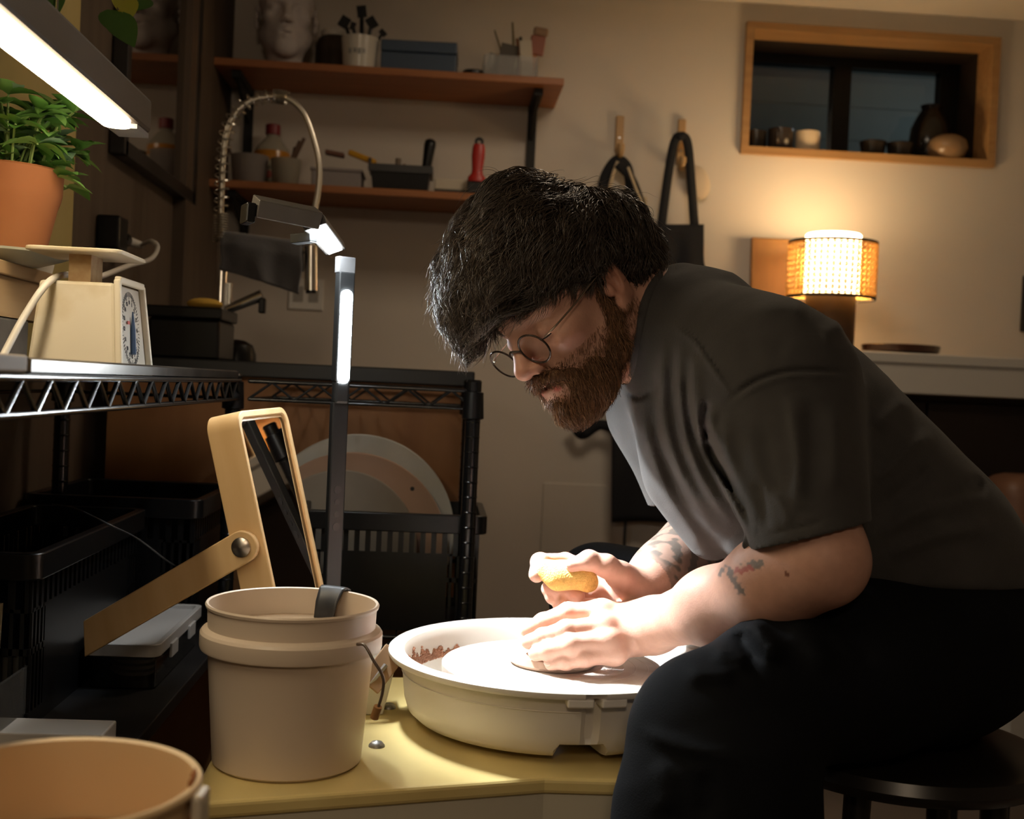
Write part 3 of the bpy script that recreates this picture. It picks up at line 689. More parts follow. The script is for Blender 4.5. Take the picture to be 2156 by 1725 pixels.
# ---------------------------------------------------------------- white bucket
BC = PZ(618, 1572, TZW); d_ = 0
BC = U(618, 1266, 1.30); bz = TZW + .0005
t = T('water_bucket', 'white plastic bucket of cloudy water on the yellow wheel table', 'bucket', (BC.x, BC.y, bz)); H = .7045 - bz
bw = M('bucket_white', (.66, .54, .42), .38, var=.05, scale=6)
prof = [(0, 0), (.077, 0), (.0805, .003), (.0895, H - .052), (.0900, H - .050), (.0975, H - .049), (.0985, H - .046), (.0985, H - .032), (.0965, H - .029), (.0905, H - .026), (.0912, H - .006), (.0930, H - .005), (.0938, H - .002), (.0925, H), (.0900, H - .001), (.0885, H - .02), (.0780, .005), (0, .005)]
B().lathe(prof, 72).o('pail', bw, t, 22)
B().lathe([(0, H - .030), (.0878, H - .030)], 48).o('cloudy_water', M('cloudy_water', (.40, .29, .19), .06, var=.1, scale=3, bump=.15), t)
pa = math.atan2(PZ(757, 1357, .66).y - BC.y, PZ(757, 1357, .66).x - BC.x); e = Vector((.098 * math.cos(pa), .098 * math.sin(pa), H - .040))
Lb = t.location
def BL(px, py, d): return U(px, py, d) - Lb
e = BL(752, 1357, 1.232)
B().tube(bez([e, BL(768, 1360, 1.225), BL(787, 1392, 1.222), BL(806, 1425, 1.222), BL(806, 1455, 1.224), BL(798, 1485, 1.226), BL(788, 1508, 1.23)], 6), .0016, 8).o('wire_handle', M('rusty_wire', (.22, .18, .15), .35, .8), t, 60)
B().cyl(BL(796, 1488, 1.226), BL(788, 1512, 1.23), .0045, n=12).o('handle_tip', M('rust', (.35, .17, .06), .7), t)
# black strap hooked over the rim
t = T('rubber_strap', 'black rubber strap hooked over the rim of the white bucket', 'strap', (Lb.x, Lb.y, bz + H))
ai = math.atan2(PZ(712, 1240, .7045).y - BC.y, PZ(712, 1240, .7045).x - BC.x); V = []; F = []
path = [(.066, -.029), (.0735, -.012), (.084, .002), (.0915, .0035), (.0965, .001), (.0975, -.008), (.0955, -.018)]
for k in range(9):
    a = ai + (k - 4) / 4 * .19
    for j, (r_, z_) in enumerate(path): V.append((r_ * math.cos(a), r_ * math.sin(a), z_ - (.010 * abs((k - 2) / 4) if j == 0 else 0)))
for k in range(8):
    for j in range(6): q = k * 7 + j; F.append((q, q + 1, q + 8, q + 7))
o = mesh_obj('strip', V, F, M('black_rubber', (.03, .03, .032), .38), t, 60); md = o.modifiers.new('t', 'SOLIDIFY'); md.thickness = .0018; md.offset = 0
# white tool caddy with a wooden rib
p = PZ(800, 1505, TZW)
t = T('tool_caddy', 'small white plastic caddy between the bucket and the splash pan', 'caddy', (p.x - .055, p.y + .02, TZW + .0005), R(8))
wp = M('white_plastic', (.72, .70, .64), .4)
def frust(x, y, x2, y2, z0, z1): return [(-x, -y, z0), (x, -y, z0), (x, y, z0), (-x, y, z0), (-x2, -y2, z1), (x2, -y2, z1), (x2, y2, z1), (-x2, y2, z1)]
Vo = frust(.055, .03, .068, .04, 0, .066); Vi = frust(.052, .027, .064, .036, .004, .0665)
B().add(Vo + Vi, [(3, 2, 1, 0), (0, 1, 5, 4), (1, 2, 6, 5), (2, 3, 7, 6), (3, 0, 4, 7), (8, 9, 10, 11), (9, 8, 12, 13), (10, 9, 13, 14), (11, 10, 14, 15), (8, 11, 15, 12), (4, 5, 13, 12), (5, 6, 14, 13), (6, 7, 15, 14), (7, 4, 12, 15)]).o('bin', wp, t, smooth=0, bevel=.0015)
B().bb((.062, -.012, .058), (.076, .012, .066)).o('grip', wp, t, smooth=0, bevel=.002)
tl_ = t.location
o = B().bar(U(776, 1445, 1.46), U(832, 1372, 1.49), .030, .005, up=Vector((.5, -1, .6))).o('wooden_rib', M('rib_wood', (.36, .22, .12), .6, var=.25, scale=8, stretch=(5, 5, .6)), smooth=0, bevel=.001)
tag(o, 'flat brown wooden rib standing in the white caddy', 'tool')
o = B().bar(U(778, 1440, 1.462), U(812, 1400, 1.475), .006, .004).o('metal_tool', steel, smooth=0); tag(o, 'grey metal trimming tool in the white caddy', 'tool')
# ---------------------------------------------------------------- foreground bucket on a stool
FC = U(118, 1640, .72); fz = .49
t = T('clay_bucket', 'cream bucket with clay-stained rim and orange slip close to the camera', 'bucket', (FC.x, FC.y, fz)); H = FC.z - fz
cb = M('clay_bucket_plastic', (.76, .55, .30), .45, var=.1, scale=5)
B().lathe([(0, 0), (.070, 0), (.073, .003), (.0815, H - .006), (.0855, H - .005), (.0865, H - .002), (.085, H), (.081, H - .001), (.0795, H - .012), (.071, .005), (0, .005)], 72).o('pail', cb, t, 40)
B().lathe([(0, H - .052), (.0762, H - .052)], 40).o('slip', M('orange_slip', (.50, .20, .05), .25, var=.2, scale=8, bump=.3), t)
a_ = math.atan2(U(408, 1640, .72).y - FC.y, U(408, 1640, .72).x - FC.x); rot = Matrix.Rotation(a_, 3, 'Z')
B().box(rot @ Vector((.088, .0, H - .017)), (.007, .022, .028), rot).o('handle_lug', M('lug_white', (.70, .62, .48), .4), t, smooth=0, bevel=.003)
st = B(); sr = random.Random(5)
for i in range(170):
    a = a_ + sr.gauss(.16, .07); dz_ = abs(sr.gauss(.001, .013)); rr = .0812 - dz_ * .045; st.ball((rr * math.cos(a), rr * math.sin(a), H - dz_), (.0015, sr.uniform(.0015, .004), sr.uniform(.0015, .005)), 6, 4)
tag(st.o('clay_stain', M('rust_clay', (.35, .13, .035), .8), t, 180), kind='stuff')
t = T('low_stool', 'low round wooden stool under the clay bucket', 'stool', (FC.x, FC.y, 0))
B().lathe([(0, fz - .03), (.12, fz - .03), (.125, fz - .015), (.12, fz - .0005), (0, fz - .0005)], 40).o('seat', oak, t, 40)
for k in range(3): a = k * 2.094 + .3; B().cyl((.08 * math.cos(a), .08 * math.sin(a), fz - .03), (.11 * math.cos(a), .11 * math.sin(a), 0), .013, n=12).o('leg', oak, t)
# ---------------------------------------------------------------- folding LED lamp clamped to the wheel table
LB = PZ(690, 1432, TZW); ld = (LB - CAM).dot(FWD)
lampm = M('lamp_black', (.008, .0085, .009), .4)
ledm = M('led_white', (1, 1, 1), .5, emit=(.90, .97, 1.0), es=150)
t = T('folding_led_lamp', 'black folding LED lamp with a glowing vertical strip behind the bucket', 'lamp', (LB.x, LB.y, TZW), R(30)); 
Mi = t.matrix_basis.inverted(); 
def LZ_(py): return PY(694, py, LB.y).z - TZW
B().bb((-.028, -.03, 0), (.028, .02, .012)).o('clamp', lampm, t, smooth=0, bevel=.002)
B().bb((-.012, -.006, .012), (.012, .006, LZ_(846))).o('stand', lampm, t, smooth=0, bevel=.002)
B().bb((-.0115, -.009, LZ_(850)), (.0115, .005, LZ_(800))).o('knuckle', lampm, t, smooth=0, bevel=.004)
B().bb((-.012, -.009, LZ_(804)), (.012, .006, LZ_(572))).o('led_arm', lampm, t, smooth=0, bevel=.002)
zc = (LZ_(806) + LZ_(610)) / 2; zl_ = LZ_(610) - LZ_(806)
B().add(*(lambda q: q)((lambda P: ([(x, -.0105, zc + y) for x, y in P] + [(x, -.008, zc + y) for x, y in P], [tuple(range(len(P)))] + [(i, i + len(P), (i + 1) % len(P) + len(P), (i + 1) % len(P)) for i in range(len(P))]))(rrect(.0165, zl_, .008)))).o('led_strip', ledm, t, 40)
B().bb((-.0125, -.007, LZ_(574)), (.0125, .007, LZ_(540))).o('hinge_block', M('hinge_grey', (.07, .07, .072), .35), t, smooth=0, bevel=.001)
for k in range(4): z_ = LZ_(1030 + k * 26); B().cyl((0, -.0068, z_), (0, -.006, z_), .0055 if k in (0, 3) else .004, n=16).o('touch_button', M('button_grey', (.018, .018, .02), .3), t)
# the two upper sections
A0, A1, A2 = U(708, 532, ld), U(664, 478, ld - .18), U(532, 452, ld - .22)
def section(a, c, w_, th, ledside, name, lit=True):
    a = Mi @ a; c = Mi @ c; z = (c - a).normalized(); n_ = Vector(ledside).normalized(); n_ = (n_ - z * n_.dot(z)).normalized(); x = z.cross(n_)
    def P(s, i, j): return a + z * s + x * (i * w_ / 2) + n_ * j
    ln = (c - a).length
    V = [P(s, i, j) for s in (0, ln) for i, j in ((-1, 0), (1, 0), (1, -th), (-1, -th))]
    B().add(V, [(3, 2, 1, 0), (4, 5, 6, 7), (0, 1, 5, 4), (1, 2, 6, 5), (2, 3, 7, 6), (3, 0, 4, 7)]).o(name, lampm2, t, smooth=0, bevel=.0015)
    e_ = .010
    if not lit: return
    B().add([P(e_, -.62, .0012), P(e_, .62, .0012), P(ln - e_, .62, .0012), P(ln - e_, -.62, .0012), P(e_, -.62, 0), P(e_, .62, 0), P(ln - e_, .62, 0), P(ln - e_, -.62, 0)],
            [(0, 1, 2, 3), (0, 4, 5, 1), (1, 5, 6, 2), (2, 6, 7, 3), (3, 7, 4, 0)]).o('led_strip', ledm, t, smooth=0)
lampm2 = M('lamp_grey', (.075, .067, .06), .45)
section(A0, A1, .030, .012, (.30, -.30, -1), 'head_arm')
hl_ = bpy.data.lights.new('led_head_light', 'AREA'); hl_.shape = 'RECTANGLE'; hl_.size = .10; hl_.size_y = .02; hl_.energy = 2.5; hl_.color = (.93, .98, 1.0); hl_.spread = R(56)
ho = bpy.data.objects.new('led_head_light', hl_); C.objects.link(ho); ho.location = (A0 + A1) / 2 + Vector((.012, -.006, -.012)); ho.rotation_euler = (Vector((PC.x + .05, PC.y - .02, .63)) - ho.location).to_track_quat('-Z', 'Y').to_euler()
section(A1, A2, .032, .022, (.0, .35, -1), 'folded_arm', lit=False)
B().cyl(Mi @ (A1 + Vector((-.002, .014, .004))), Mi @ (A1 + Vector((-.002, -.014, .004))), .006, n=14).o('hinge_pin', lampm, t)
B().bar(Mi @ U(660, 500, ld - .15), Mi @ U(618, 505, ld - .14), .018, .012).o('side_arm', lampm, t, smooth=0, bevel=.001)
B().bar(Mi @ A2, Mi @ U(512, 449, ld - .225), .034, .024).o('end_cap', black, t, smooth=0, bevel=.002)
# ---------------------------------------------------------------- wooden table mirror
TL, TR, BL_ = U(497, 866, 1.455), U(606, 872, 1.625), U(576, 1240, 1.455)
e2 = (TL - BL_).normalized(); e1 = TR - TL; W_ = e1.length; e1 = (e1 - e2 * e1.dot(e2)).normalized(); e3 = e1.cross(e2)
Hh = .372; org = TL - e2 * Hh + e1 * (W_ / 2)
dz = org.z - TZW
Mx = Matrix((e1, e2, e3)).transposed().to_4x4(); Mx.translation = org
t = T('table_mirror', 'tilted bentwood table mirror with a wooden arm behind the bucket', 'mirror', mat=Mx)
birch = M('birch', (.72, .50, .26), .45, col2=(.64, .42, .20), scale=7, stretch=(6, .6, 6), detail=5)
o_ = rrect(W_, Hh, .022, 8); i_ = rrect(W_ - .018, Hh - .018, .014, 8); n = len(o_); D = .043
V = [(x, y + Hh / 2, 0) for x, y in o_] + [(x, y + Hh / 2, 0) for x, y in i_] + [(x, y + Hh / 2, -D) for x, y in i_] + [(x, y + Hh / 2, -D) for x, y in o_]
B().add(V, [(a * n + i, a * n + (i + 1) % n, ((a + 1) % 4) * n + (i + 1) % n, ((a + 1) % 4) * n + i) for a in range(4) for i in range(n)]).o('bent_frame', birch, t, 40, bevel=.0015)
i2 = rrect(W_ - .017, Hh - .017, .014, 8)
B().add([(x, y + Hh / 2, -.005) for x, y in i2] + [(x, y + Hh / 2, -.009) for x, y in i2], [tuple(range(n)), tuple(range(2 * n - 1, n - 1, -1))] + [(i, n + i, n + (i + 1) % n, (i + 1) % n) for i in range(n)]).o('mirror_glass', M('table_mirror_glass', (.72, .70, .68), .02, 1), t, smooth=0)
B().add([(x, y + Hh / 2, -.0045) for x, y in rrect(W_ - .018, Hh - .018, .013, 8)] + [(x, y + Hh / 2, -.0030) for x, y in rrect(W_ - .026, Hh - .026, .010, 8)], [(i, (i + 1) % n, n + (i + 1) % n, n + i) for i in range(n)]).o('inner_bead', birch, t, 40)
Mxi = Mx.inverted()
def onside(px, py):   # where the sight line through the photo's point meets the mirror's side plane
    o3 = Mxi @ CAM; d3 = Mxi.to_3x3() @ ray(px, py); return o3 + d3 * ((-W_ / 2 - .001 - o3.x) / d3.x)
pv = onside(515, 1150); ft = onside(186, 1342)
aw = .040; dv = (ft - pv).normalized(); pr = Vector((0, -dv.z, dv.y))
arc = [pv + pr * (aw / 2 * math.sin(a)) - dv * (aw / 2 * math.cos(a)) for a in [R(-90 + 12 * k) for k in range(16)]]
loop = arc + [ft + pr * (aw / 2) - dv * .01, ft - pr * (aw / 2) + dv * .012]
B().extrude(loop, (-.010, 0, 0)).o('arm', birch, t, 40, bevel=.0015)
B().lathe([(.0125, 0), (.012, .0025), (.008, .005), (0, .0062)], 28).xf(Matrix.Translation(pv + Vector((-.0105, 0, 0))) @ Matrix.Rotation(R(-90), 4, 'Y')).o('pivot_cap', M('brushed_nickel', (.55, .50, .45), .3, 1), t)
B().lathe([(.0125, 0), (.012, .004), (.008, .009), (0, .011)], 28).xf(Matrix.Translation(Vector((W_ / 2, pv.y + .01, pv.z))) @ Matrix.Rotation(R(90), 4, 'Y')).o('pivot_knob', birch, t)
# ---------------------------------------------------------------- things on the upper shelf
def onshelf(px, py, Y, z): return Vector((PY(px, py, Y).x, Y, z + .0005))
kY = 3.36; k = kY / FP
def mpx(n, Y=kY): return n * Y / FP
# dark jar
p = onshelf(706, 100, 3.42, zt)
t = T('dark_jar', 'dark brown glass jar with a white lid behind the white mug', 'jar', p)
B().lathe([(0, 0), (.052, 0), (.056, .004), (.056, .095), (.050, .115), (.040, .122), (0, .122)], 36).o('body', M('jar_brown', (.05, .032, .020), .25, var=.3, scale=10), t, 40)
B().lathe([(.042, .122), (.042, .138), (.040, .141), (0, .141)], 36).o('lid', M('lid_white', (.55, .52, .47), .5), t, 40)
# white mug with pens
p = onshelf(757, 120, 3.29, zt); mug = p.copy()
t = T('white_mug', 'white glazed mug holding black clips and pens', 'mug', p)
mw = M('mug_glaze', (.60, .56, .48), .2)
B().lathe([(0, 0), (.040, 0), (.044, .004), (.050, .080), (.051, .088), (.048, .088), (.041, .008), (0, .006)], 40).o('cup', mw, t, 40)
for i, (a, z_) in enumerate(((-.5, .045), (-.2, .047), (.05, .044), (.3, .046))):
    th = R(-90) + a; B().box((.0468 * math.cos(th), .0468 * math.sin(th), z_), (.009, .0015, .016), Matrix.Rotation(th + R(90), 3, 'Z')).o('painted_letter', M('glaze_grey', (.28, .27, .25), .4), t, smooth=0)
for i, (dx, dy, ex, ey, h_, r_) in enumerate(((-.01, 0, -.045, 0, .135, .005), (.005, .01, .0, .01, .17, .006), (.015, -.01, .03, -.01, .135, .005), (0, -.012, -.02, -.02, .12, .005), (.02, .01, .06, .01, .115, .004))):
    tp_ = p + Vector((ex, ey, h_)); o = B().tube([p + Vector((dx, dy, .008)), p + Vector((dx * .6 + ex * .4, dy * .6 + ey * .4, h_ * .55)), tp_], r_, 8).box(tp_ + Vector((0, 0, -.004)), (.026, .010, .030) if i < 3 else (.014, .008, .02), Matrix.Rotation((.5, -.15, -.6, .3, -.8)[i], 3, 'Y')).o('binder_tool', black, None, 60)
    tag(o, ('black clip with a round head leaning out of the white mug toward the dark jar', 'tallest black clip standing upright in the white mug', 'black clip leaning toward the blue box in the white mug', 'short thin black pen in the white mug, leaning toward the dark jar', 'thin black pen in the white mug, leaning far over the blue box')[i], 'tool', 'tools in the white mug')
# blue box
q0, q1 = PY(803, 130, 3.26), PY(962, 138, 3.26)
t = T('blue_box', 'worn dark blue tin box with a hinged lid on the upper shelf', 'box', ((q0.x + q1.x) / 2, 3.33, zt + .0005), R(-2)); hw = (q1.x - q0.x) / 2
bb = M('blue_tin', (.045, .072, .115), .45, col2=(.20, .19, .19), scale=6, thr=(.22, .27), detail=5)
B().bb((-hw, -.07, 0), (hw, .07, .052)).o('box_body', bb, t, smooth=0, bevel=.003); B().bb((-hw - .001, -.071, .054), (hw + .001, .071, .085)).o('lid', bb, t, smooth=0, bevel=.003)
o = B().lathe([(0, 0), (.030, 0), (.032, .004), (.032, .017), (.029, .021), (0, .021)], 32).o('round_tin', M('tin_black', (.012, .012, .012), .35)); o.location = onshelf(998, 140, 3.30, zt)
tag(o, 'small flat black tin beside the blue box', 'tin')
# clear box with cards and brushes
q0, q1 = PY(1018, 148, 3.27), PY(1132, 152, 3.27); p = Vector(((q0.x + q1.x) / 2, 3.34, zt + .0005)); hw = (q1.x - q0.x) / 2
t = T('clear_bin', 'clear plastic bin of cards and brushes at the end of the upper shelf', 'bin', p)
cp = M('cloudy_plastic', (.80, .80, .78), .25, trans=.8, ior=1.15)
B().bb((-hw, -.06, 0), (hw, .06, .002)).o('base', cp, t, smooth=0)
for n_, a, c in (('side', (-hw, -.06, .002), (hw, -.058, .066)), ('side', (-hw, .058, .002), (hw, .06, .066)), ('side', (-hw, -.058, .002), (-hw + .002, .058, .066)), ('side', (hw - .002, -.058, .002), (hw, .058, .066))): B().bb(a, c).o(n_, cp, t, smooth=0)
for i, (dx, w_, h_, c, ty, nm) in enumerate(((.045, .034, .115, (.52, .46, .36), -6, 'cream card with a printed figure'), (-.01, .05, .108, (.10, .085, .07), 10, 'dark brown card'), (-.045, .045, .085, (.26, .25, .22), 14, 'grey card'))):
    o = B().box((0, 0, h_ / 2), (w_, .008, h_), Matrix.Rotation(R(ty), 3, 'Y')).o('card', M('shelf_card%d' % i, c, .7), smooth=0, bevel=.001); o.location = p + Vector((dx, -.03 + i * .022, .003)); tag(o, nm + ' standing in the clear bin on the upper shelf', 'card')
for i, (dx, ex, h_, r_, c) in enumerate(((0, -.045, .165, .003, (.13, .10, .05)), (.01, .005, .19, .004, (.16, .12, .06)), (.02, .03, .15, .006, (.03, .025, .02)), (.03, .02, .145, .006, (.20, .08, .03)))):
    b_ = p + Vector((dx, .045, .004)); o = B().tube(bez([b_, b_.lerp(p + Vector((ex, .05, h_)), .6) + Vector((.004, 0, 0)), p + Vector((ex, .05, h_))], 5), [r_ * (1.3 - .6 * j / 10) for j in range(11)], 8).o('brush', M('brush_%d' % i, c, .6), None, 60)
    tag(o, 'thin ' + ('bent dark brush', 'curved tan brush', 'black-tipped brush', 'short red-brown brush')[i] + ' standing in the clear bin', 'brush')
t = T('flat_brush', 'wide flat orange-handled brush standing in the clear bin', 'brush', p + Vector((hw - .018, .02, .004))); 
t.rotation_euler = (0, R(7), 0)
B().bb((-.006, -.005, 0), (.010, .005, .09)).o('handle', M('brush_orange', (.36, .13, .035), .5), t, smooth=0, bevel=.002); B().bb((-.016, -.006, .09), (.026, .006, .145)).o('ferrule', M('brush_red', (.30, .10, .06), .5), t, smooth=0, bevel=.003); B().bb((-.012, -.006, .145), (.030, .006, .170)).o('bristles', M('bristle', (.30, .19, .12), .9), t, smooth=0, bevel=.006)
# ---------------------------------------------------------------- things on the lower shelf
p = onshelf(572, 345, 3.43, zl)
t = T('orange_bottle', 'clear bottle half full of orange liquid with a red cap and round logo', 'bottle', p)
B().lathe([(0, 0), (.048, 0), (.051, .005), (.051, .105), (.046, .125), (.026, .150), (.018, .158), (.018, .166), (0, .166)], 36).o('bottle', M('bottle_clear', (.62, .58, .48), .12, trans=.55, ior=1.2), t, 40)
B().lathe([(0, .004), (.0513, .006), (.0513, .104), (.0500, .115), (0, .115)], 36).o('liquid', M('orange_liquid', (.50, .21, .025), .2), t, 40)
B().lathe([(.019, .164), (.021, .166), (.021, .192), (.019, .194), (0, .194)], 24).o('cap', M('cap_red', (.20, .02, .025), .4), t, 40)
lb = M('label_cream', (.42, .38, .28), .6); V = []; F = []
for i in range(13):
    a = R(-90) + (i - 6) / 6 * R(62); V += [(.0519 * math.cos(a), .0519 * math.sin(a), .012), (.0519 * math.cos(a), .0519 * math.sin(a), .085)]
for i in range(12): F.append((2 * i, 2 * i + 2, 2 * i + 3, 2 * i + 1))
B().add(V, F).o('label', lb, t, 60)
lg = B(); lg2 = B()
for i in range(24):
    a = math.pi * 2 * i / 24; x, z_ = .020 * math.cos(a), .045 + .020 * math.sin(a); ph_ = R(-90) + x / .052; lg.box((.0523 * math.cos(ph_), .0523 * math.sin(ph_), z_), (.0032, .0012, .0032))
for i in range(20):
    a = math.pi * 2 * i / 20; lg2.add([(0, -.0528, .045), (.011 * math.cos(a), -.0527 + .0012 * abs(math.cos(a)), .045 + .011 * math.sin(a)), (.011 * math.cos(a + .32), -.0527 + .0012 * abs(math.cos(a + .32)), .045 + .011 * math.sin(a + .32))], [(0, 1, 2)])
lg.o('logo_ring', M('logo_dark', (.06, .06, .05), .6), t, smooth=0); lg2.o('logo_disc', M('logo_red', (.40, .10, .08), .6), t, smooth=0)
for (px, Y, w_, h_, lab, c) in ((525, 3.30, .052, .078, 'murky clear cup in front of the orange bottle', (.34, .30, .27)), (602, 3.29, .042, .072, 'pale translucent cup with brushes beside the orange bottle', (.40, .36, .28))):
    o = B().lathe([(0, 0), (w_ * .8, 0), (w_ * .83, .003), (w_, h_), (w_ - .003, h_), (w_ * .8, .006), (0, .005)], 32).o('plastic_cup', M('cup%d' % px, c, .35, trans=.45, ior=1.2), None, 40); o.location = onshelf(px, 355, Y, zl); tag(o, lab, 'cup')
p = onshelf(602, 355, 3.29, zl)
for i, (ex, h_) in enumerate(((.035, .125), (.045, .135), (.02, .11))):
    o = B().tube([p + Vector((-.015 + .01 * i, 0, .007)), p + Vector((ex, .01 * i, h_))], [.003, .005], 8).o('paint_brush', M('handle_brown', (.11, .06, .035), .6)); tag(o, ('brown wooden brush of middle length leaning in the translucent cup', 'longest brown wooden brush leaning in the translucent cup', 'shortest brown wooden brush leaning in the translucent cup')[i], 'brush', 'brushes in the translucent cup')
p = onshelf(490, 350, 3.40, zl)
o = B().bar(p + Vector((.03, 0, .012)), p + Vector((-.022, .0, .14)), .012, .006).o('palette_knife', M('knife_brown', (.10, .05, .03), .5), smooth=0, bevel=.002); o2 = o; tag(o, 'brown wooden spatula leaning on the left of the orange bottle', 'tool')
q0, q1 = PY(655, 372, 3.27), PY(760, 375, 3.27)
t = T('grey_tray', 'grey plastic box of tools beside the black basket', 'box', ((q0.x + q1.x) / 2, 3.34, zl + .0005)); hw = (q1.x - q0.x) / 2
B().bb((-hw, -.065, 0), (hw, .06, .05)).o('box_body', M('grey_box', (.24, .21, .20), .5), t, smooth=0, bevel=.003); B().bb((-hw - .004, -.069, .046), (hw + .004, .064, .054)).o('rim', M('grey_box'), t, smooth=0, bevel=.002)
o = B().bar(PY(735, 330, 3.3), PY(790, 352, 3.28), .022, .016).o('yellow_tool', M('tool_yellow', (.60, .30, .02), .4), smooth=0, bevel=.004); o.location.z += .012; tag(o, 'yellow tool handle lying across the grey box', 'tool')
o = B().bar(PY(685, 325, 3.33), PY(725, 333, 3.33), .03, .012).o('brown_eraser', M('tool_brown', (.15, .06, .035), .6), smooth=0, bevel=.003); o.location.z += .006; tag(o, 'brown wooden block lying on the grey box', 'block')
q0, q1 = PY(778, 375, 3.25), PY(906, 378, 3.25); p = Vector(((q0.x + q1.x) / 2, 3.32, zl + .0005)); hw = (q1.x - q0.x) / 2
t = T('black_basket', 'small black basket with a curled rim on the lower shelf', 'basket', p)
V = frust(hw * .9, .05, hw, .062, 0, .068); Vi = frust(hw * .9 - .003, .047, hw - .003, .059, .003, .0685)
B().add(V + Vi, [(3, 2, 1, 0), (0, 1, 5, 4), (1, 2, 6, 5), (2, 3, 7, 6), (3, 0, 4, 7), (8, 9, 10, 11), (9, 8, 12, 13), (10, 9, 13, 14), (11, 10, 14, 15), (8, 11, 15, 12), (4, 5, 13, 12), (5, 6, 14, 13), (6, 7, 15, 14), (7, 4, 12, 15)]).o('tub', black, t, smooth=0)
B().bb((-hw - .004, -.066, .05), (hw + .004, -.061, .07)).o('rim', black, t, smooth=0); B().bb((hw - .002, -.06, .05), (hw + .006, .06, .07)).o('rim', black, t, smooth=0); B().bb((-hw - .006, -.06, .055), (-hw + .002, .06, .085)).o('rim', black, t, smooth=0)
o = B().bar(p + Vector((-hw * .75, .0, .04)), p + Vector((hw * .1, .02, .085)), .02, .008).o('wood_tool', M('tool_tan', (.22, .12, .06), .6), smooth=0, bevel=.002); tag(o, 'tan wooden tool lying in the black basket', 'tool')
o = B().cyl(p + Vector((-.01, .01, .006)), p + Vector((-.01, .01, .10)), .008, n=14).o('cork_tool', M('cork', (.20, .15, .11), .8)); tag(o, 'short cork-coloured peg standing in the black basket', 'tool')
t = T('black_brush', 'thick black brush handle standing in the small black basket', 'brush', p + Vector((hw * .75, 0, .004))); t.rotation_euler = (0, R(6), 0)
B().lathe([(0, 0), (.010, 0), (.010, .05), (.012, .06), (.014, .09), (.0165, .135), (.015, .148), (.008, .153), (0, .154)], 24).o('handle', black, t, 60)
# flat pale box and red scraper on it
q0, q1 = PY(915, 380, 3.27), PY(1105, 390, 3.27); cxb = (q0.x + q1.x) / 2; hw = (q1.x - q0.x) / 2
o = B().bb((-hw, -.055, 0), (hw, .055, .012)).o('dark_board', M('slat_dark', (.02, .018, .016), .5), smooth=0); o.location = (cxb, 3.33, zl + .0005); tag(o, 'thin dark slat under the pale box on the lower shelf', 'board')
o = B().bb((-hw, -.05, 0), (hw, .055, .030)).o('pale_box', M('pale_box', (.50, .44, .34), .7), smooth=0, bevel=.003); o.location = (cxb, 3.33, zl + .0135); tag(o, 'low pale cardboard box under the red scraper', 'box')
p = PY(1003, 375, 3.24); 
t = T('red_scraper', 'red-handled scraper with a black foot and hanging hole', 'scraper', (p.x, 3.255, zl + .001)); t.rotation_euler = (R(-3), R(1.5), 0)
redm = M('red_handle', (.36, .018, .012), .4)
B().bb((-.024, -.010, 0), (.024, .010, .034)).o('foot', black, t, smooth=0, bevel=.003)
def flatlathe(prof): 
    b = B().lathe(prof, 24); b.V = [Vector((v.x, v.y * .55, v.z)) for v in b.V]; return b
flatlathe([(.024, .034), (.0245, .046), (.016, .056), (.0145, .066), (.018, .105), (.017, .128), (.0145, .138), (0, .139)]).o('handle', redm, t, 40)
hp = [(.0125 * math.cos(a), .0125 * math.sin(a)) for a in [2 * math.pi * i / 20 for i in range(20)]]; hi = [(.0055 * math.cos(a), .0055 * math.sin(a)) for a in [2 * math.pi * i / 20 for i in range(20)]]
V = [(x, -.006, .144 + z_) for x, z_ in hp] + [(x, .006, .144 + z_) for x, z_ in hp] + [(x, .006, .144 + z_) for x, z_ in hi] + [(x, -.006, .144 + z_) for x, z_ in hi]
B().add(V, [(a * 20 + i, a * 20 + (i + 1) % 20, ((a + 1) % 4) * 20 + (i + 1) % 20, ((a + 1) % 4) * 20 + i) for a in range(4) for i in range(20)]).o('hanging_eye', black, t, 40)
# ---------------------------------------------------------------- pots in the window
def wpot(name, px, Yo, prof, mat, lab, cat='pot', hnd=False, grp=None):
    pos = Vector((PY(px, 300, WY + Yo).x, WY + Yo, iz0 + .0005)); t = T(name, lab, cat, pos, group=grp); B().lathe(prof, 36).o('body', mat, t, 40)
    if hnd: B().tube(bez([(.040, -.01, .055), (.062, -.015, .048), (.062, -.015, .022), (.040, -.01, .014)], 6), .005, 8).o('handle', mat, t, 60)
    return t
dkg = M('dark_glaze', (.022, .016, .012), .25); crm = M('cream_glaze', (.58, .47, .33), .35); mix = M('mixed_glaze', (.035, .025, .02), .3, col2=(.50, .44, .36), scale=9, thr=(.33, .37), detail=2)
cup = lambda r_, h_: [(0, 0), (r_ * .9, 0), (r_, .006), (r_, h_), (r_ - .005, h_), (r_ - .007, .01), (0, .008)]
wpot('dark_mug', 1592, .03, cup(.030, .054), dkg, 'small black mug at the left end of the window ledge', 'mug')
wpot('dappled_mug', 1643, .03, cup(.038, .064), mix, 'dark mug with cream splashes on the window ledge', 'mug', True).rotation_euler = (0, 0, R(-100))
wpot('cream_mug', 1700, .03, cup(.037, .060), crm, 'plain cream mug on the window ledge', 'mug')
bowl = [(0, 0), (.022, 0), (.034, .008), (.040, .042), (.037, .044), (.030, .014), (0, .01)]
wpot('dark_bowl', 1838, .03, bowl, dkg, 'small dark brown bowl on the window ledge beside the centre mullion', 'bowl')
wpot('dark_bowl', 1895, .03, bowl, dkg, 'small dark brown bowl on the window ledge beside the tall vase', 'bowl')
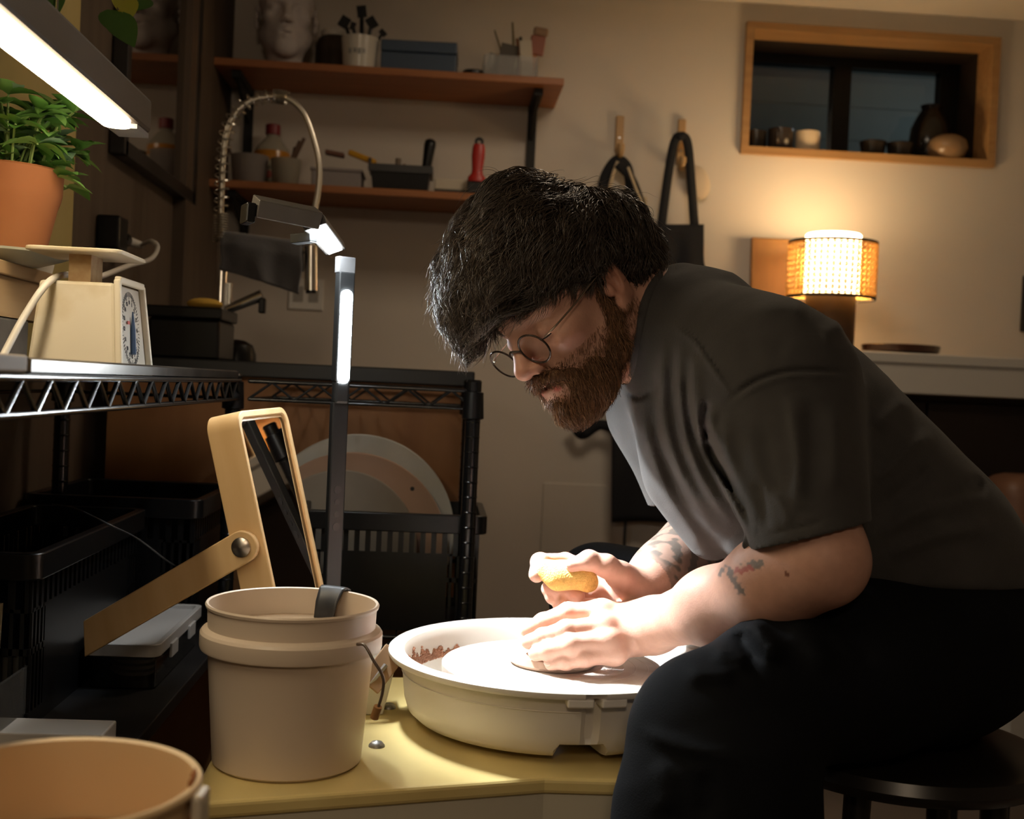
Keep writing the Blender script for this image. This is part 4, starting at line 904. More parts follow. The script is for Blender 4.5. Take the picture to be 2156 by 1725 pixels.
wpot('black_vase', 1958, .14, [(0, 0), (.045, 0), (.060, .025), (.066, .070), (.060, .12), (.044, .155), (.030, .178), (.034, .190), (.030, .190), (0, .14)], M('black_glaze', (.012, .010, .009), .18), 'tall black vase in the corner of the window', 'vase')
wpot('round_pot', 1995, .020, [(0, 0), (.035, 0), (.050, .012), (.060, .034), (.055, .056), (.040, .068), (.030, .072), (.026, .070), (0, .05)], M('tan_glaze', (.26, .16, .085), .25), 'squat round tan pot in front of the black vase', 'pot')
# ---------------------------------------------------------------- apron hooks, aprons
def hook(px, py0, py1, lab):
    a = PY(px, py0, WY); c = PY(px - 2, py1, WY)
    t = T('wooden_hook', lab, 'hook', (c.x, WY, c.z)); hh = a.z - c.z
    hm_ = M('beech', (.44, .27, .12), .5, var=.12, scale=9, stretch=(6, 6, .6))
    B().bb((-.012, -.012, .02), (.012, 0, hh)).o('back_strip', hm_, t, smooth=0, bevel=.003)
    B().tube(bez([(0, -.006, .03), (0, -.028, .008), (0, -.048, .014), (0, -.050, .034)], 6), .011, 10).o('peg', hm_, t, 60)
    B().cyl((0, -.0135, .06), (0, -.012, .06), .003, n=10).o('screw', steel, t)
    return t
hook(1303, 245, 335, 'wooden wall hook carrying the black and cream bag straps')
hook(1432, 252, 362, 'wooden wall hook carrying the black apron')
cloth_b = M('black_cloth', (.010, .010, .013), .9, bump=.2, scale=150); cream_c = M('cream_cloth', (.50, .40, .27), .9)
def ribbon(pts, w_, mat, par, name, L, flat=Vector((0, -1, 0))):
    P = bez(pts, 8); V = []; F = []
    for i, p in enumerate(P):
        d = (P[min(i + 1, len(P) - 1)] - P[max(i - 1, 0)]).normalized(); s_ = d.cross(flat); s_ = s_.normalized() if s_.length > 1e-4 else Vector((1, 0, 0)); V += [p - s_ * w_ / 2 - L, p + s_ * w_ / 2 - L]
    for i in range(len(P) - 1): F.append((2 * i, 2 * i + 1, 2 * i + 3, 2 * i + 2))
    o = mesh_obj(name, V, F, mat, par, 60); md = o.modifiers.new('t', 'SOLIDIFY'); md.thickness = .003; md.offset = 0; return o
HY = WY - .035
t = T('striped_bag', 'cloth bag with black and cream striped straps on the first wooden hook', 'bag', PY(1300, 345, HY)); Lh_ = t.location.copy()
g = lambda x, y, o_=0: PY(x, y, HY - o_)
ribbon([g(1265, 420), g(1275, 370), g(1298, 338), g(1320, 352), g(1328, 400), g(1330, 460)], .030, cloth_b, t, 'strap', Lh_)
ribbon([g(1278, 425, .004), g(1290, 370, .004), g(1301, 340, .004)], .010, cream_c, t, 'strap_stripe', Lh_)
ribbon([g(1300, 345, .006), g(1328, 375, .006), g(1350, 430, .006), g(1378, 520, .006)], .026, cloth_b, t, 'strap', Lh_)
ribbon([g(1322, 352, .01), g(1338, 395, .01), g(1362, 455, .01), g(1385, 530, .01)], .008, cream_c, t, 'strap_stripe', Lh_)
V = []; F = []
for i in range(21):
    for j in range(17): V.append(PY(1262 + 100 * i / 20, 415 + 40 * j / 1.6, HY + .012) - Lh_ + Vector((0, -.012 * math.sin(i * .9) * (j / 16) - .014 * math.sin(math.pi * i / 20), 0)))
for i in range(20):
    for j in range(16): a = i * 17 + j; F.append((a, a + 1, a + 18, a + 17))
o = mesh_obj('bag_cloth', V, F, cream_c, t, 180); md = o.modifiers.new('t', 'SOLIDIFY'); md.thickness = .003
t = T('black_apron', 'long black apron hanging from the second wooden hook', 'apron', PY(1430, 300, HY)); Lh_ = t.location.copy()
ribbon([g(1385, 560, .02), g(1392, 480, .02), g(1408, 360, .02), g(1420, 300, .022), g(1432, 287, .03), g(1447, 300, .022), g(1455, 380, .02), g(1468, 560, .02)], .026, cloth_b, t, 'neck_strap', Lh_)
V = []; F = []; NU, NV = 24, 40
for j in range(NV + 1):
    v = j / NV; y_ = 475 + v * 622
    lx = 1384 - (0 if v < .12 else (1384 - 1284) * min(1, (v - .12) / .25)); rx = 1478 + (0 if v < .12 else 36 * min(1, (v - .12) / .25))
    for i in range(NU + 1):
        u = i / NU; V.append(PY(lx + (rx - lx) * u, y_, HY) - Lh_ + Vector((0, -.035 - .014 * math.sin(u * 11 + v * 2) * min(1, v * 3) + .01, 0)))
for j in range(NV):
    for i in range(NU): a = j * (NU + 1) + i; F.append((a, a + 1, a + NU + 2, a + NU + 1))
o = mesh_obj('apron_cloth', V, F, cloth_b, t, 180); md = o.modifiers.new('t', 'SOLIDIFY'); md.thickness = .003
ribbon([g(1318, 1085, .02), g(1316, 1120, .02), g(1313, 1175, .02)], .008, cloth_b, t, 'tie_string', Lh_)
ribbon([g(1205, 885, .01), g(1225, 915, .01), g(1262, 895, .012), g(1300, 905, .02)], .03, cloth_b, t, 'waist_tie', Lh_)
# dust mask hanging behind the hook
p = PY(1480, 385, WY - .01)
o = B().ball((0, 0, 0), (.035, .012, .05), 20, 12).o('dust_mask', M('mask_white', (.58, .48, .36), .9)); o.location = PY(1470, 385, WY - .016); o.rotation_euler = (0, R(-15), 0); tag(o, 'pale dust mask hanging flat on the wall beside the black apron', 'mask')
# ---------------------------------------------------------------- right side: white ledge, lamp, board, dish
LY0 = 3.08; a = PY(1840, 742, LY0); c = PY(2156, 752, LY0); lz = (a.z + c.z) / 2; lz0 = PY(2000, 833, LY0).z
t = T('white_ledge', 'thick white ledge along the wall carrying the cane lamp', 'shelf', (1.3, WY, lz0)); L = t.location
lx0 = PY(1610, 800, LY0).x
B().bb((lx0 - L.x, LY0 - WY, 0), (RX - .01 - L.x, -.001, lz - lz0)).o('ledge_body', M('ledge_white', (.50, .47, .42), .55), t, smooth=0, bevel=.003)
B().bb((lx0 - L.x - .0, LY0 - WY - .006, lz - lz0 - .028), (RX - .01 - L.x, LY0 - WY, lz - lz0 - .002)).o('edge_strip', M('ledge_white'), t, smooth=0, bevel=.002)
t = T('dark_alcove', 'dark brown cabinet front under the white ledge', 'cabinet', (1.3, 3.4, 0)); L = t.location
dkb = M('dark_brown_wood', (.035, .020, .013), .6, var=.3, scale=6)
B().bb((lx0 + .05 - L.x, 3.30 - 3.4, 0.10), (RX - .02 - L.x, .085, lz0 - .001)).o('carcass', dkb, t, smooth=0)
for i in range(3):
    w_ = (RX - .02 - lx0 - .05) / 3; x0_ = lx0 + .05 + w_ * i - L.x; B().bb((x0_ + .004, -.116, .12), (x0_ + w_ - .004, -.1, lz0 - .02)).o('door', dkb, t, smooth=0, bevel=.002)
B().bb((lx0 + .05 - L.x, -.09, 0), (RX - .02 - L.x, .085, .10)).o('plinth', blackm, t, smooth=0)
lampY = 3.27; p = PY(1745, 700, lampY)
t = T('cane_table_lamp', 'glowing table lamp with a woven cane shade and dark base', 'lamp', (p.x, lampY, lz + .0005)); kk = lampY / FP
zb = PY(1745, 628, lampY).z - lz; ztop = PY(1745, 512, lampY).z - lz; zg = PY(1748, 494, lampY).z - lz
rb = 53 * kk; B().lathe([(0, 0), (rb - .004, 0), (rb, .004), (rb, zb + .004), (rb - .004, zb + .008), (0, zb + .008)], 40).o('base', M('lamp_base', (.018, .011, .008), .6), t, 40)
rg = 58 * kk; B().lathe([(0, zb + .009), (rg - .004, zb + .009), (rg, zb + .014), (rg, zg - .004), (rg - .004, zg), (0, zg)], 40).o('glass_cylinder', M('opal_glow', (1, 1, 1), .5, emit=(1.0, .74, .40), es=19), t, 40)
rs = 92 * kk; cane = M('cane', (.72, .42, .11), .6); wv = B(); hs = ztop - zb
def cyl_pt(a, z_, r_): return (r_ * math.cos(a), r_ * math.sin(a), z_)
rows = 9; cols = 44
for i in range(rows + 1):
    for o_ in (-.0022, .0022):
        z_ = zb + .006 + (hs - .012) * i / rows + o_; wv.tube([cyl_pt(2 * math.pi * q / 66, z_, rs) for q in range(66)], .0017, 4, True)
for i in range(cols):
    for o_ in (-.010, .010): a = 2 * math.pi * i / cols + o_ ; wv.tube([cyl_pt(a, zb + .004, rs - .001), cyl_pt(a, ztop - .004, rs - .001)], .0017, 4)
for i in range(cols):
    for sg in (-1, 1):
        wv.tube([cyl_pt(2 * math.pi * i / cols + sg * 2 * math.pi * rows / cols * q / 18, zb + .006 + (hs - .012) * q / 18, rs + .001 * sg) for q in range(19)], .0019, 4)
tag(wv.o('cane_shade', cane, t, 60), kind='stuff')
for z_ in (zb, ztop): B().lathe([(rs - .002, z_ - .004), (rs + .002, z_ - .004), (rs + .002, z_ + .003), (rs - .002, z_ + .003)], 60, close=True).o('shade_band', M('band_black', (.015, .010, .006), .6), t, 40)
sp = B()
for q in range(3): a = q * 2.094 + .5; sp.tube([cyl_pt(a, zb + .003, rb), cyl_pt(a, zb + .003, rs)], .0015, 5)
sp.o('shade_spokes', M('band_black'), t)
q0, q1 = PY(1582, 560, 3.44), PY(1704, 560, 3.44); zt_ = PY(1640, 502, 3.44).z
o = B().box((0, 0, (zt_ - lz) / 2), (q1.x - q0.x, .018, zt_ - lz), Matrix.Rotation(R(-6), 3, 'X')).o('wooden_board', M('honey_wood', (.42, .20, .05), .5, col2=(.28, .12, .03), scale=5, stretch=(3, 3, .5), detail=5), smooth=0, bevel=.004); o.location = ((q0.x + q1.x) / 2, 3.44, lz + .001)
tag(o, 'honey-coloured wooden board leaning on the wall behind the lamp', 'board')
p0, p1 = PY(1828, 730, 3.16), PY(1987, 735, 3.16); t = T('dark_dish', 'flat dark brown glazed dish on the white ledge', 'dish', ((p0.x + p1.x) / 2, 3.20, lz + .0005)); r_ = (p1.x - p0.x) / 2
B().lathe([(0, 0), (r_ * .85, 0), (r_ * .97, .006), (r_, .022), (r_ - .004, .024), (r_ * .94, .010), (0, .008)], 48).o('plate', M('dish_glaze', (.07, .03, .018), .22, var=.4, scale=6), t, 40)
p = PY(2156, 640, WY); o = B().bb((0, -.02, -.085), (.2, 0, .085)).o('black_picture', M('picture_black', (.012, .010, .010), .5), smooth=0, bevel=.003); o.location = (PY(2149, 640, WY).x, WY, p.z); tag(o, 'black picture frame on the wall right of the cane lamp', 'picture')
# leather armchair and a white low box in the dark
p = PY(2150, 1180, 2.75); t = T('leather_armchair', 'worn brown leather armchair in the dark behind the potter', 'armchair', (PY(2100, 1180, 2.9).x + .40, 2.85, 0))
lea = M('worn_leather', (.16, .075, .042), .5, col2=(.40, .26, .18), scale=7, thr=(.30, .40), detail=6, bump=.2)
B().bb((-.33, -.30, .12), (.33, .22, .40)).o('seat', lea, t, bevel=.05, seg=4); B().bb((-.36, .10, .35), (.36, .30, .78)).o('backrest', lea, t, bevel=.06, seg=4); B().bb((-.42, -.32, .12), (-.27, .28, .58)).o('armrest', lea, t, bevel=.05, seg=4); B().bb((.27, -.32, .12), (.42, .28, .58)).o('armrest', lea, t, bevel=.05, seg=4)
for x in (-.34, .34):
    for y in (-.26, .22): B().cyl((x, y, 0), (x, y, .13), .02, n=12).o('leg', blackm, t)
p0 = PY(2128, 1335, 2.3); o = B().bb((0, 0, 0), (.5, .25, PY(2140, 1335, 2.3).z - .25)).o('white_crate', M('crate_white', (.42, .38, .32), .6), smooth=0, bevel=.004); o.location = (PY(2080, 1400, 2.3).x, 2.2, .251)
tag(o, 'low white box standing on a dark bench behind the stool', 'box')
t = T('dark_bench', 'low dark bench under the white box', 'bench', (PY(2080, 1400, 2.3).x + .25, 2.33, 0)); B().bb((-.3, -.15, .2), (.3, .15, .25)).o('seat', blackm, t, smooth=0, bevel=.004)
for x in (-.26, .26):
    for y in (-.11, .11): B().bb((x - .02, y - .02, 0), (x + .02, y + .02, .2)).o('leg', blackm, t, smooth=0)
# ---------------------------------------------------------------- black stool
SC = U(1890, 1570, 1.40); szt = .558
t = T('black_stool', 'round black stool under the seated potter', 'stool', (SC.x, SC.y, 0))
B().lathe([(0, szt - .034), (.145, szt - .034), (.163, szt - .028), (.170, szt - .016), (.165, szt - .004), (.150, szt), (0, szt - .004)], 56).o('seat', M('stool_black', (.012, .010, .009), .3), t, 50)
for a in (R(-48), R(-32 + 74), R(138), R(228)):
    c_, s_ = math.cos(a), math.sin(a); B().cyl((.115 * c_, .115 * s_, szt - .03), (.145 * c_, .145 * s_, 0), .015, .013, 16).o('leg', M('stool_black'), t)
B().lathe([(.128, .22), (.136, .22), (.136, .228), (.128, .228)], 40, close=True).o('foot_ring', M('stool_black'), t)
# ================================================================ the potter (signed distance modelling in camera-aligned axes)
def q(px, py, d): return np.array([(px - CX) / FP * d, (CY - py) / FP * d, d])
CM = np.array([[RGT.x, UPV.x, FWD.x], [RGT.y, UPV.y, FWD.y], [RGT.z, UPV.z, FWD.z]]); CO = np.array(CAM)
def to_world(P): return P @ CM.T + CO
GRAV = CM.T @ np.array([0, 0, -1.0])
def nrm(v): return v / np.linalg.norm(v)

class SDF:
    def __init__(s): s.P = []
    def add(s, fn, c, r, k=.01, op='u'): s.P.append((fn, np.asarray(c, float), r, k, op)); return s
    def cap(s, a, b, ra, rb=None, k=.01, op='u', zs=1.0):
        rb = ra if rb is None else rb; a = np.asarray(a, float); b = np.asarray(b, float); sc = np.array([1, 1, zs]); ba = (b - a) * sc; bb = max(ba @ ba, 1e-12)
        def f(p):
            pa = (p - a) * sc; t = np.clip((pa @ ba) / bb, 0, 1); dlt = pa - t[:, None] * ba
            return np.sqrt(np.einsum('ij,ij->i', dlt, dlt)) - (ra + (rb - ra) * t)
        return s.add(f, (a + b) / 2, np.linalg.norm(b - a) / 2 + max(ra, rb) / min(1, zs), k, op)
    def chain(s, pts, k=.01, op='u', zs=1.0):
        for (a, ra), (b, rb) in zip(pts[:-1], pts[1:]): s.cap(a, b, ra, rb, k, op, zs)
        return s
    def ell(s, c, r, k=.01, op='u', ax=None):
        c = np.asarray(c, float); r = np.asarray(r, float); A = np.eye(3) if ax is None else np.asarray(ax)   # rows = axes
        def f(p):
            l = (p - c) @ A.T; k0 = np.sqrt(((l / r) ** 2).sum(1)); k1 = np.sqrt(((l / r ** 2) ** 2).sum(1)) + 1e-9
            return k0 * (k0 - 1) / k1
        return s.add(f, c, r.max(), k, op)
    def ev(s, p, cull=None):
        d = np.full(len(p), 1.0)
        if cull is None: c = None
        else: c, rad = cull
        for fn, pc, pr, k, op in s.P:
            if c is not None and np.linalg.norm(pc - c) - pr - rad > .05 + k: continue
            v = fn(p)
            if op == 'd': d = d - v; continue
            if op == 'u':
                h = np.maximum(k - np.abs(d - v), 0) / k; d = np.minimum(d, v) - h * h * k * .25
            elif op == 's':
                v = -v; h = np.maximum(k - np.abs(d - v), 0) / k; d = np.maximum(d, v) + h * h * k * .25
            else:  # intersect
                h = np.maximum(k - np.abs(d - v), 0) / k; d = np.maximum(d, v) + h * h * k * .25
        return d
    def grad(s, p, e=.0008):
        g = np.stack([s.ev(p + np.array(o)) - s.ev(p - np.array(o)) for o in ((e, 0, 0), (0, e, 0), (0, 0, e))], 1)
        return g / (np.linalg.norm(g, axis=1)[:, None] + 1e-12)
    def hit(s, px, py, d0=.9, d1=2.2):   # first surface point along the pixel ray
        dr = q(px, py, 1.0); dr = dr / np.linalg.norm(dr); t = d0
        for _ in range(200):
            v = s.ev((dr * t)[None])[0]
            if v < .0004: return dr * t
            t += max(v * .7, .0008)
            if t > d1: return None
        return dr * t
    def mesh(s, h):
        lo = np.min([c - r for _, c, r, k, o in s.P if o == 'u'], 0) - .02; hi = np.max([c + r for _, c, r, k, o in s.P if o == 'u'], 0) + .02
        n = 8; bs = n * h; nb = np.ceil((hi - lo) / bs).astype(int)
        gx = np.stack(np.meshgrid(*[np.arange(v) for v in nb], indexing='ij'), -1).reshape(-1, 3)
        cen = lo + (gx + .5) * bs; act = np.zeros(len(gx), bool)
        sb = np.floor(gx / 6).astype(int); key = (sb[:, 0] * 1000 + sb[:, 1]) * 1000 + sb[:, 2]
        order = np.argsort(key, kind='stable'); cuts = np.flatnonzero(np.diff(key[order])) + 1
        for g in np.split(order, cuts):
            c = cen[g].mean(0); act[g] = np.abs(s.ev(cen[g], (c, 5.2 * bs + .05))) < bs * 1.15
        B_ = gx[act]; key = (B_[:, 0] // 4 * 1000 + B_[:, 1] // 4) * 1000 + B_[:, 2] // 4
        order = np.argsort(key, kind='stable'); B_ = B_[order]; cuts = np.flatnonzero(np.diff(key[order])) + 1
        off = np.stack(np.meshgrid(*[np.arange(n + 1)] * 3, indexing='ij'), -1).reshape(-1, 3)
        N = nb * n + 2; vk = []; vp = []; ek = [[], [], []]; es_ = [[], [], []]
        K = lambda i: (i[..., 0].astype(np.int64) * N[1] + i[..., 1]) * N[2] + i[..., 2]
        for g in np.split(B_, cuts):
            idx = g[:, None, :] * n + off[None]; p = lo + idx * h; c = p.reshape(-1, 3).mean(0); rad = np.linalg.norm(p.reshape(-1, 3) - c, axis=1).max()
            D = s.ev(p.reshape(-1, 3), (c, rad)).reshape(len(g), n + 1, n + 1, n + 1)
            I = idx.reshape(len(g), n + 1, n + 1, n + 1, 3)
            sg = D < 0; cnt = np.zeros((len(g), n, n, n), int); acc = np.zeros((len(g), n, n, n, 3)); ne = np.zeros((len(g), n, n, n))
            cor = [(a, b, c_) for a in (0, 1) for b in (0, 1) for c_ in (0, 1)]
            sl = lambda A, a, b, c_: A[:, a:n + a, b:n + b, c_:n + c_]
            for a in cor: cnt += sl(sg, *a)
            m = (cnt > 0) & (cnt < 8)
            for a in cor:
                for ax in range(3):
                    if a[ax]: continue
                    b = list(a); b[ax] = 1; da = sl(D, *a); db = sl(D, *b); x = (da < 0) != (db < 0)
                    t = np.where(x, da / np.where(x, da - db, 1), 0)
                    for k in range(3): acc[..., k] += np.where(x, a[k] + (t if k == ax else 0), 0)
                    ne += x
            cell = I[:, :n, :n, :n]; vk.append(K(cell[m])); vp.append(lo + (cell[m] + acc[m] / ne[m][:, None]) * h)
            for ax in range(3):
                b = [0, 0, 0]; b[ax] = 1; s0 = sl(sg, 0, 0, 0); x = s0 != sl(sg, *b); ek[ax].append(cell[x]); es_[ax].append(s0[x])
        vk = np.concatenate(vk); vp = np.concatenate(vp); o = np.argsort(vk); vk = vk[o]; vp = vp[o]; F = []
        for ax in range(3):
            e = np.concatenate(ek[ax]); sgn = np.concatenate(es_[ax]); u = [(ax + 1) % 3, (ax + 2) % 3]; qd = []; ok = np.ones(len(e), bool)
            for du, dv in ((0, 0), (-1, 0), (-1, -1), (0, -1)):
                c = e.copy(); c[:, u[0]] += du; c[:, u[1]] += dv; kk = K(c); j = np.clip(np.searchsorted(vk, kk), 0, len(vk) - 1); ok &= vk[j] == kk; qd.append(j)
            qd = np.stack(qd, 1); qd = np.where(sgn[:, None], qd, qd[:, ::-1]); F.append(qd[ok])
        return vp, np.concatenate(F)
def np_mesh(name, V, F, mat, parent, col=None, world=True, flip=False):
    W = to_world(V) if world else V
    if flip: F = F[:, ::-1]
    W = W - PB_np
    me = bpy.data.meshes.new(name); nv, nf = len(W), len(F); k = F.shape[1]
    me.vertices.add(nv); me.vertices.foreach_set('co', W.astype(np.float32).ravel()); me.loops.add(nf * k); me.loops.foreach_set('vertex_index', F.astype(np.int32).ravel())
    me.polygons.add(nf); me.polygons.foreach_set('loop_start', np.arange(0, nf * k, k, dtype=np.int32)); me.update(calc_edges=True); me.validate(); me.shade_smooth()
    if col is not None:
        a = me.color_attributes.new('Col', 'FLOAT_COLOR', 'POINT'); c4 = np.ones((nv, 4), np.float32); c4[:, :3] = col; a.data.foreach_set('color', c4.ravel())
    me.materials.append(mat); o = bpy.data.objects.new(name, me); C.objects.link(o); o.parent = parent; CRE.append(o); return o
def sstep(a, b, x): t = np.clip((x - a) / (b - a), 0, 1); return t * t * (3 - 2 * t)
def seg_dist(P, a, b): ba = b - a; t = np.clip(((P - a) @ ba) / (ba @ ba), 0, 1); return np.linalg.norm(P - a - t[:, None] * ba, axis=1), t

# ---- head frame
HL = nrm(np.array([.49, .22, -.84])); HF = np.array([-.665, -.532, -.527]); HF = nrm(HF - HL * (HF @ HL)); HU = np.cross(HF, HL); HU = HU if HU[1] > 0 else -HU
HC = q(1206, 645, 1.44)
def H(f, l, u):
    if u < -.03: u = -.03 + (u + .03) * .82
    return HC + HF * f + HL * l + HU * u
HA = np.stack([HF, HL, HU])
def hl(P):
    l = (P - HC) @ HA.T; z = l[:, 2]; l[:, 2] = np.where(z < -.03, -.03 + (z + .03) / .82, z); return l

# ---- skin
sk = SDF()
def head_prims(sk, H, HA):
    HF, HL, HU = HA
    sk.ell(H(-.014, 0, .048), (.096, .074, .084), .02, ax=HA); sk.ell(H(.034, 0, .040), (.058, .062, .062), .03, ax=HA)
    sk.ell(H(.034, 0, -.030), (.052, .056, .074), .03, ax=HA); sk.cap(H(-.002, .046, -.052), H(.070, .012, -.094), .024, .020, .03); sk.cap(H(-.002, -.046, -.052), H(.070, -.012, -.094), .024, .020, .03)
    sk.ell(H(.074, 0, -.096), (.018, .020, .018), .02, ax=HA)
    sk.ell(H(.072, 0, -.058), (.030, .030, .024), .02, ax=HA)
    for s_ in (1, -1):
        sk.cap(H(.083, .010 * s_, .024), H(.066, .046 * s_, .024), .0105, .009, .016)
        sk.ell(H(.060, .043 * s_, -.016), (.022, .018, .016), .02, ax=HA)
        sk.ell(H(.096, .034 * s_, .003), (.017, .017, .012), .014, 's', ax=HA)
        sk.ell(H(.0735, .0335 * s_, .002), (.0130, .0145, .0125), .004, ax=HA)
    sk.cap(H(.088, 0, .018), H(.110, 0, -.024), .0085, .0110, .012); sk.ell(H(.112, 0, -.027), (.0105, .0105, .0095), .008, ax=HA)
    for s_ in (1, -1):
        sk.ell(H(.101, .0125 * s_, -.031), (.0105, .0072, .0078), .006, ax=HA); sk.ell(H(.104, .0065 * s_, -.0385), (.005, .0032, .0035), .003, 's', ax=HA)
    sk.cap(H(.097, .0, -.0565), H(.083, .023, -.062), .0065, .0035, .006); sk.cap(H(.097, 0, -.0565), H(.083, -.023, -.062), .0065, .0035, .006)
    sk.cap(H(.094, 0, -.0715), H(.082, .020, -.066), .0072, .0035, .006); sk.cap(H(.094, 0, -.0715), H(.082, -.020, -.066), .0072, .0035, .006)
    sk.ell(H(.101, 0, -.0640), (.012, .016, .0020), .003, 's', ax=HA)
    ea = np.stack([nrm(HF * .95 + HL * .3), nrm(HL * .95 - HF * .3), HU])
    for s_ in (1, -1):
        A_ = ea if s_ > 0 else np.stack([nrm(HF * .95 - HL * .3), nrm(HL * .95 + HF * .3), HU])
        sk.ell(H(-.012, .079 * s_, .004), (.0185, .0075, .031), .006, ax=A_); sk.ell(H(-.004, .086 * s_, .006), (.0105, .0065, .019), .004, 's', ax=A_)
        sk.ell(H(.004, .079 * s_, -.004), (.006, .006, .008), .004, ax=A_); sk.ell(H(-.004, .078 * s_, -.026), (.009, .0065, .011), .006, ax=A_)
head_prims(sk, H, HA)
NBASE = q(1452, 700, 1.475)
sk.chain([(H(-.022, 0, -.025), .058), (q(1352, 668, 1.465), .058), (NBASE, .066)], .03)
sk.cap(H(.005, .0, -.075), q(1375, 760, 1.455), .026, .03, .03)
# shoulders and arms
NS, FS = q(1600, 775, 1.31), q(1400, 830, 1.60)
sk.cap(NBASE, NS, .06, .058, .04); sk.cap(NBASE, FS, .06, .055, .04)
NE, NW = q(1730, 1180, 1.208), q(1372, 1318, 1.458)
sk.cap(NS, q(1695, 1010, 1.245), .045, .046, .03); sk.cap(q(1695, 1010, 1.245), NE, .044, .042, .03)
sk.chain([(NE, .042), (q(1630, 1224, 1.25), .0445), (q(1500, 1278, 1.345), .0385), (NW, .0290), (q(1340, 1322, 1.470), .0268)], .03)
FE, FW = q(1520, 1140, 1.62), q(1345, 1240, 1.530)
sk.cap(FS, FE, .052, .043, .03); sk.chain([(FE, .043), (q(1450, 1170, 1.585), .043), (q(1395, 1205, 1.552), .035), (FW, .0275)], .03)
# near (left) hand: back towards the camera, fingers pointing left over the clay
def finger(s, pts, r, k=.004):
    s.chain([(p, rr) for p, rr in zip(pts, r)], k)
    for p, rr in list(zip(pts, r))[1:-1]: s.ell(p, (rr * 1.07,) * 3, .003)
nh = {
 'index': [(1268, 1287, 1.473), (1196, 1290, 1.477), (1143, 1310, 1.490), (1110, 1327, 1.500)],
 'middle': [(1273, 1318, 1.451), (1192, 1327, 1.447), (1143, 1342, 1.461), (1113, 1352, 1.473)],
 'ring': [(1282, 1350, 1.437), (1203, 1358, 1.430), (1156, 1370, 1.443), (1128, 1377, 1.455)],
 'pinky': [(1294, 1376, 1.435), (1232, 1386, 1.428), (1192, 1394, 1.433), (1160, 1398, 1.441)]}
WRN = q(1345, 1321, 1.468)
for n_, pts in nh.items():
    P_ = [q(*p) for p in pts]; rr = (.0130, .0119, .0106, .0093) if n_ != 'pinky' else (.0117, .0102, .0091, .0081)
    finger(sk, P_, rr, .005); sk.cap(WRN + np.array([0, (1321 - pts[0][1]) / FP * .5, .004]), P_[0], .018, .0135, .012)
    sk.ell(P_[0] + np.array([0, 0, -.004]), (.0115, .0105, .0100), .008)
sk.cap(q(1335, 1300, 1.485), q(1285, 1290, 1.503), .017, .014, .012)
finger(sk, [q(1300, 1292, 1.510), q(1248, 1282, 1.525), q(1212, 1274, 1.530), q(1195, 1256, 1.527)], (.0135, .0118, .0108, .0092), .005)
sk.cap(q(1340, 1340, 1.470), q(1285, 1345, 1.470), .020, .018, .012)
# far (right) hand: thumb on top, index round the front, the other fingers curled under the sponge
WRF = q(1338, 1238, 1.527)
fh = [[(1268, 1205, 1.560), (1190, 1183, 1.570), (1137, 1184, 1.545), (1130, 1210, 1.521)], [(1268, 1222, 1.563), (1180, 1218, 1.575), (1158, 1240, 1.547), (1204, 1246, 1.517)],
      [(1272, 1240, 1.560), (1190, 1246, 1.570), (1165, 1256, 1.545), (1218, 1254, 1.513)], [(1280, 1255, 1.553), (1212, 1268, 1.560), (1180, 1276, 1.543), (1188, 1268, 1.521)]]
for i, pts in enumerate(fh):
    P_ = [q(*p) for p in pts]; finger(sk, P_, ((.0122, .0112, .0115, .0105), (.0122, .0110, .0100, .0090), (.0118, .0105, .0096, .0086), (.0105, .0095, .0085, .0078))[i], .004); sk.cap(WRF, P_[0], .018, .013, .012)
sk.cap(WRF, q(1305, 1212, 1.507), .020, .0185, .014)
finger(sk, [q(1312, 1215, 1.507), q(1276, 1192, 1.495), q(1240, 1180, 1.491), q(1205, 1190, 1.495)], (.0165, .0138, .0118, .0092), .006)

PBW = Vector((U(1890, 1480, 1.42).x, U(1890, 1480, 1.42).y, .0)); PB_np = np.array(PBW)
man = T('person', 'bearded person in glasses and grey t-shirt bending over the pottery wheel', 'person', PBW)
V, F = sk.mesh(.0019); V0 = V
# skin colour: ruddy variation, lips, stubble shadow, tattoos
L_ = hl(V); col = np.tile(np.array([.58, .33, .25]), (len(V), 1))
def mixc(m, c): global col; col = col * (1 - m[:, None]) + np.array(c) * m[:, None]
red = np.exp(-((np.linalg.norm(L_ - np.array([.112, 0, -.027]), axis=1) / .022) ** 2)); mixc(.45 * red, (.52, .20, .13))
for s_ in (1, -1): mixc(.35 * np.exp(-((np.linalg.norm(L_ - np.array([.065, .045 * s_, -.018]), axis=1) / .022) ** 2)), (.52, .20, .13)); mixc(.5 * np.exp(-((np.linalg.norm(L_ - np.array([-.01, .085 * s_, 0]), axis=1) / .03) ** 2)), (.50, .19, .12))
dl, _ = seg_dist(L_, np.array([.097, -.016, -.0565]), np.array([.097, .016, -.0565])); dl2, _ = seg_dist(L_, np.array([.094, -.015, -.0705]), np.array([.094, .015, -.0705]))
mixc(sstep(.0085, .005, np.minimum(dl, dl2)) * (L_[:, 2] < -.053), (.55, .14, .11)); mixc(sstep(.006, .004, np.abs(L_[:, 2] + .064)) * sstep(.016, .012, np.abs(L_[:, 1])) * sstep(.0925, .0885, L_[:, 0]) * (L_[:, 0] > .06), (.12, .02, .02))
beardm = sstep(-.040, -.052, L_[:, 2] + .25 * np.abs(L_[:, 1]) - .10 * (L_[:, 0] < .02)) * (L_[:, 2] > -.14) * (L_[:, 0] > -.03)
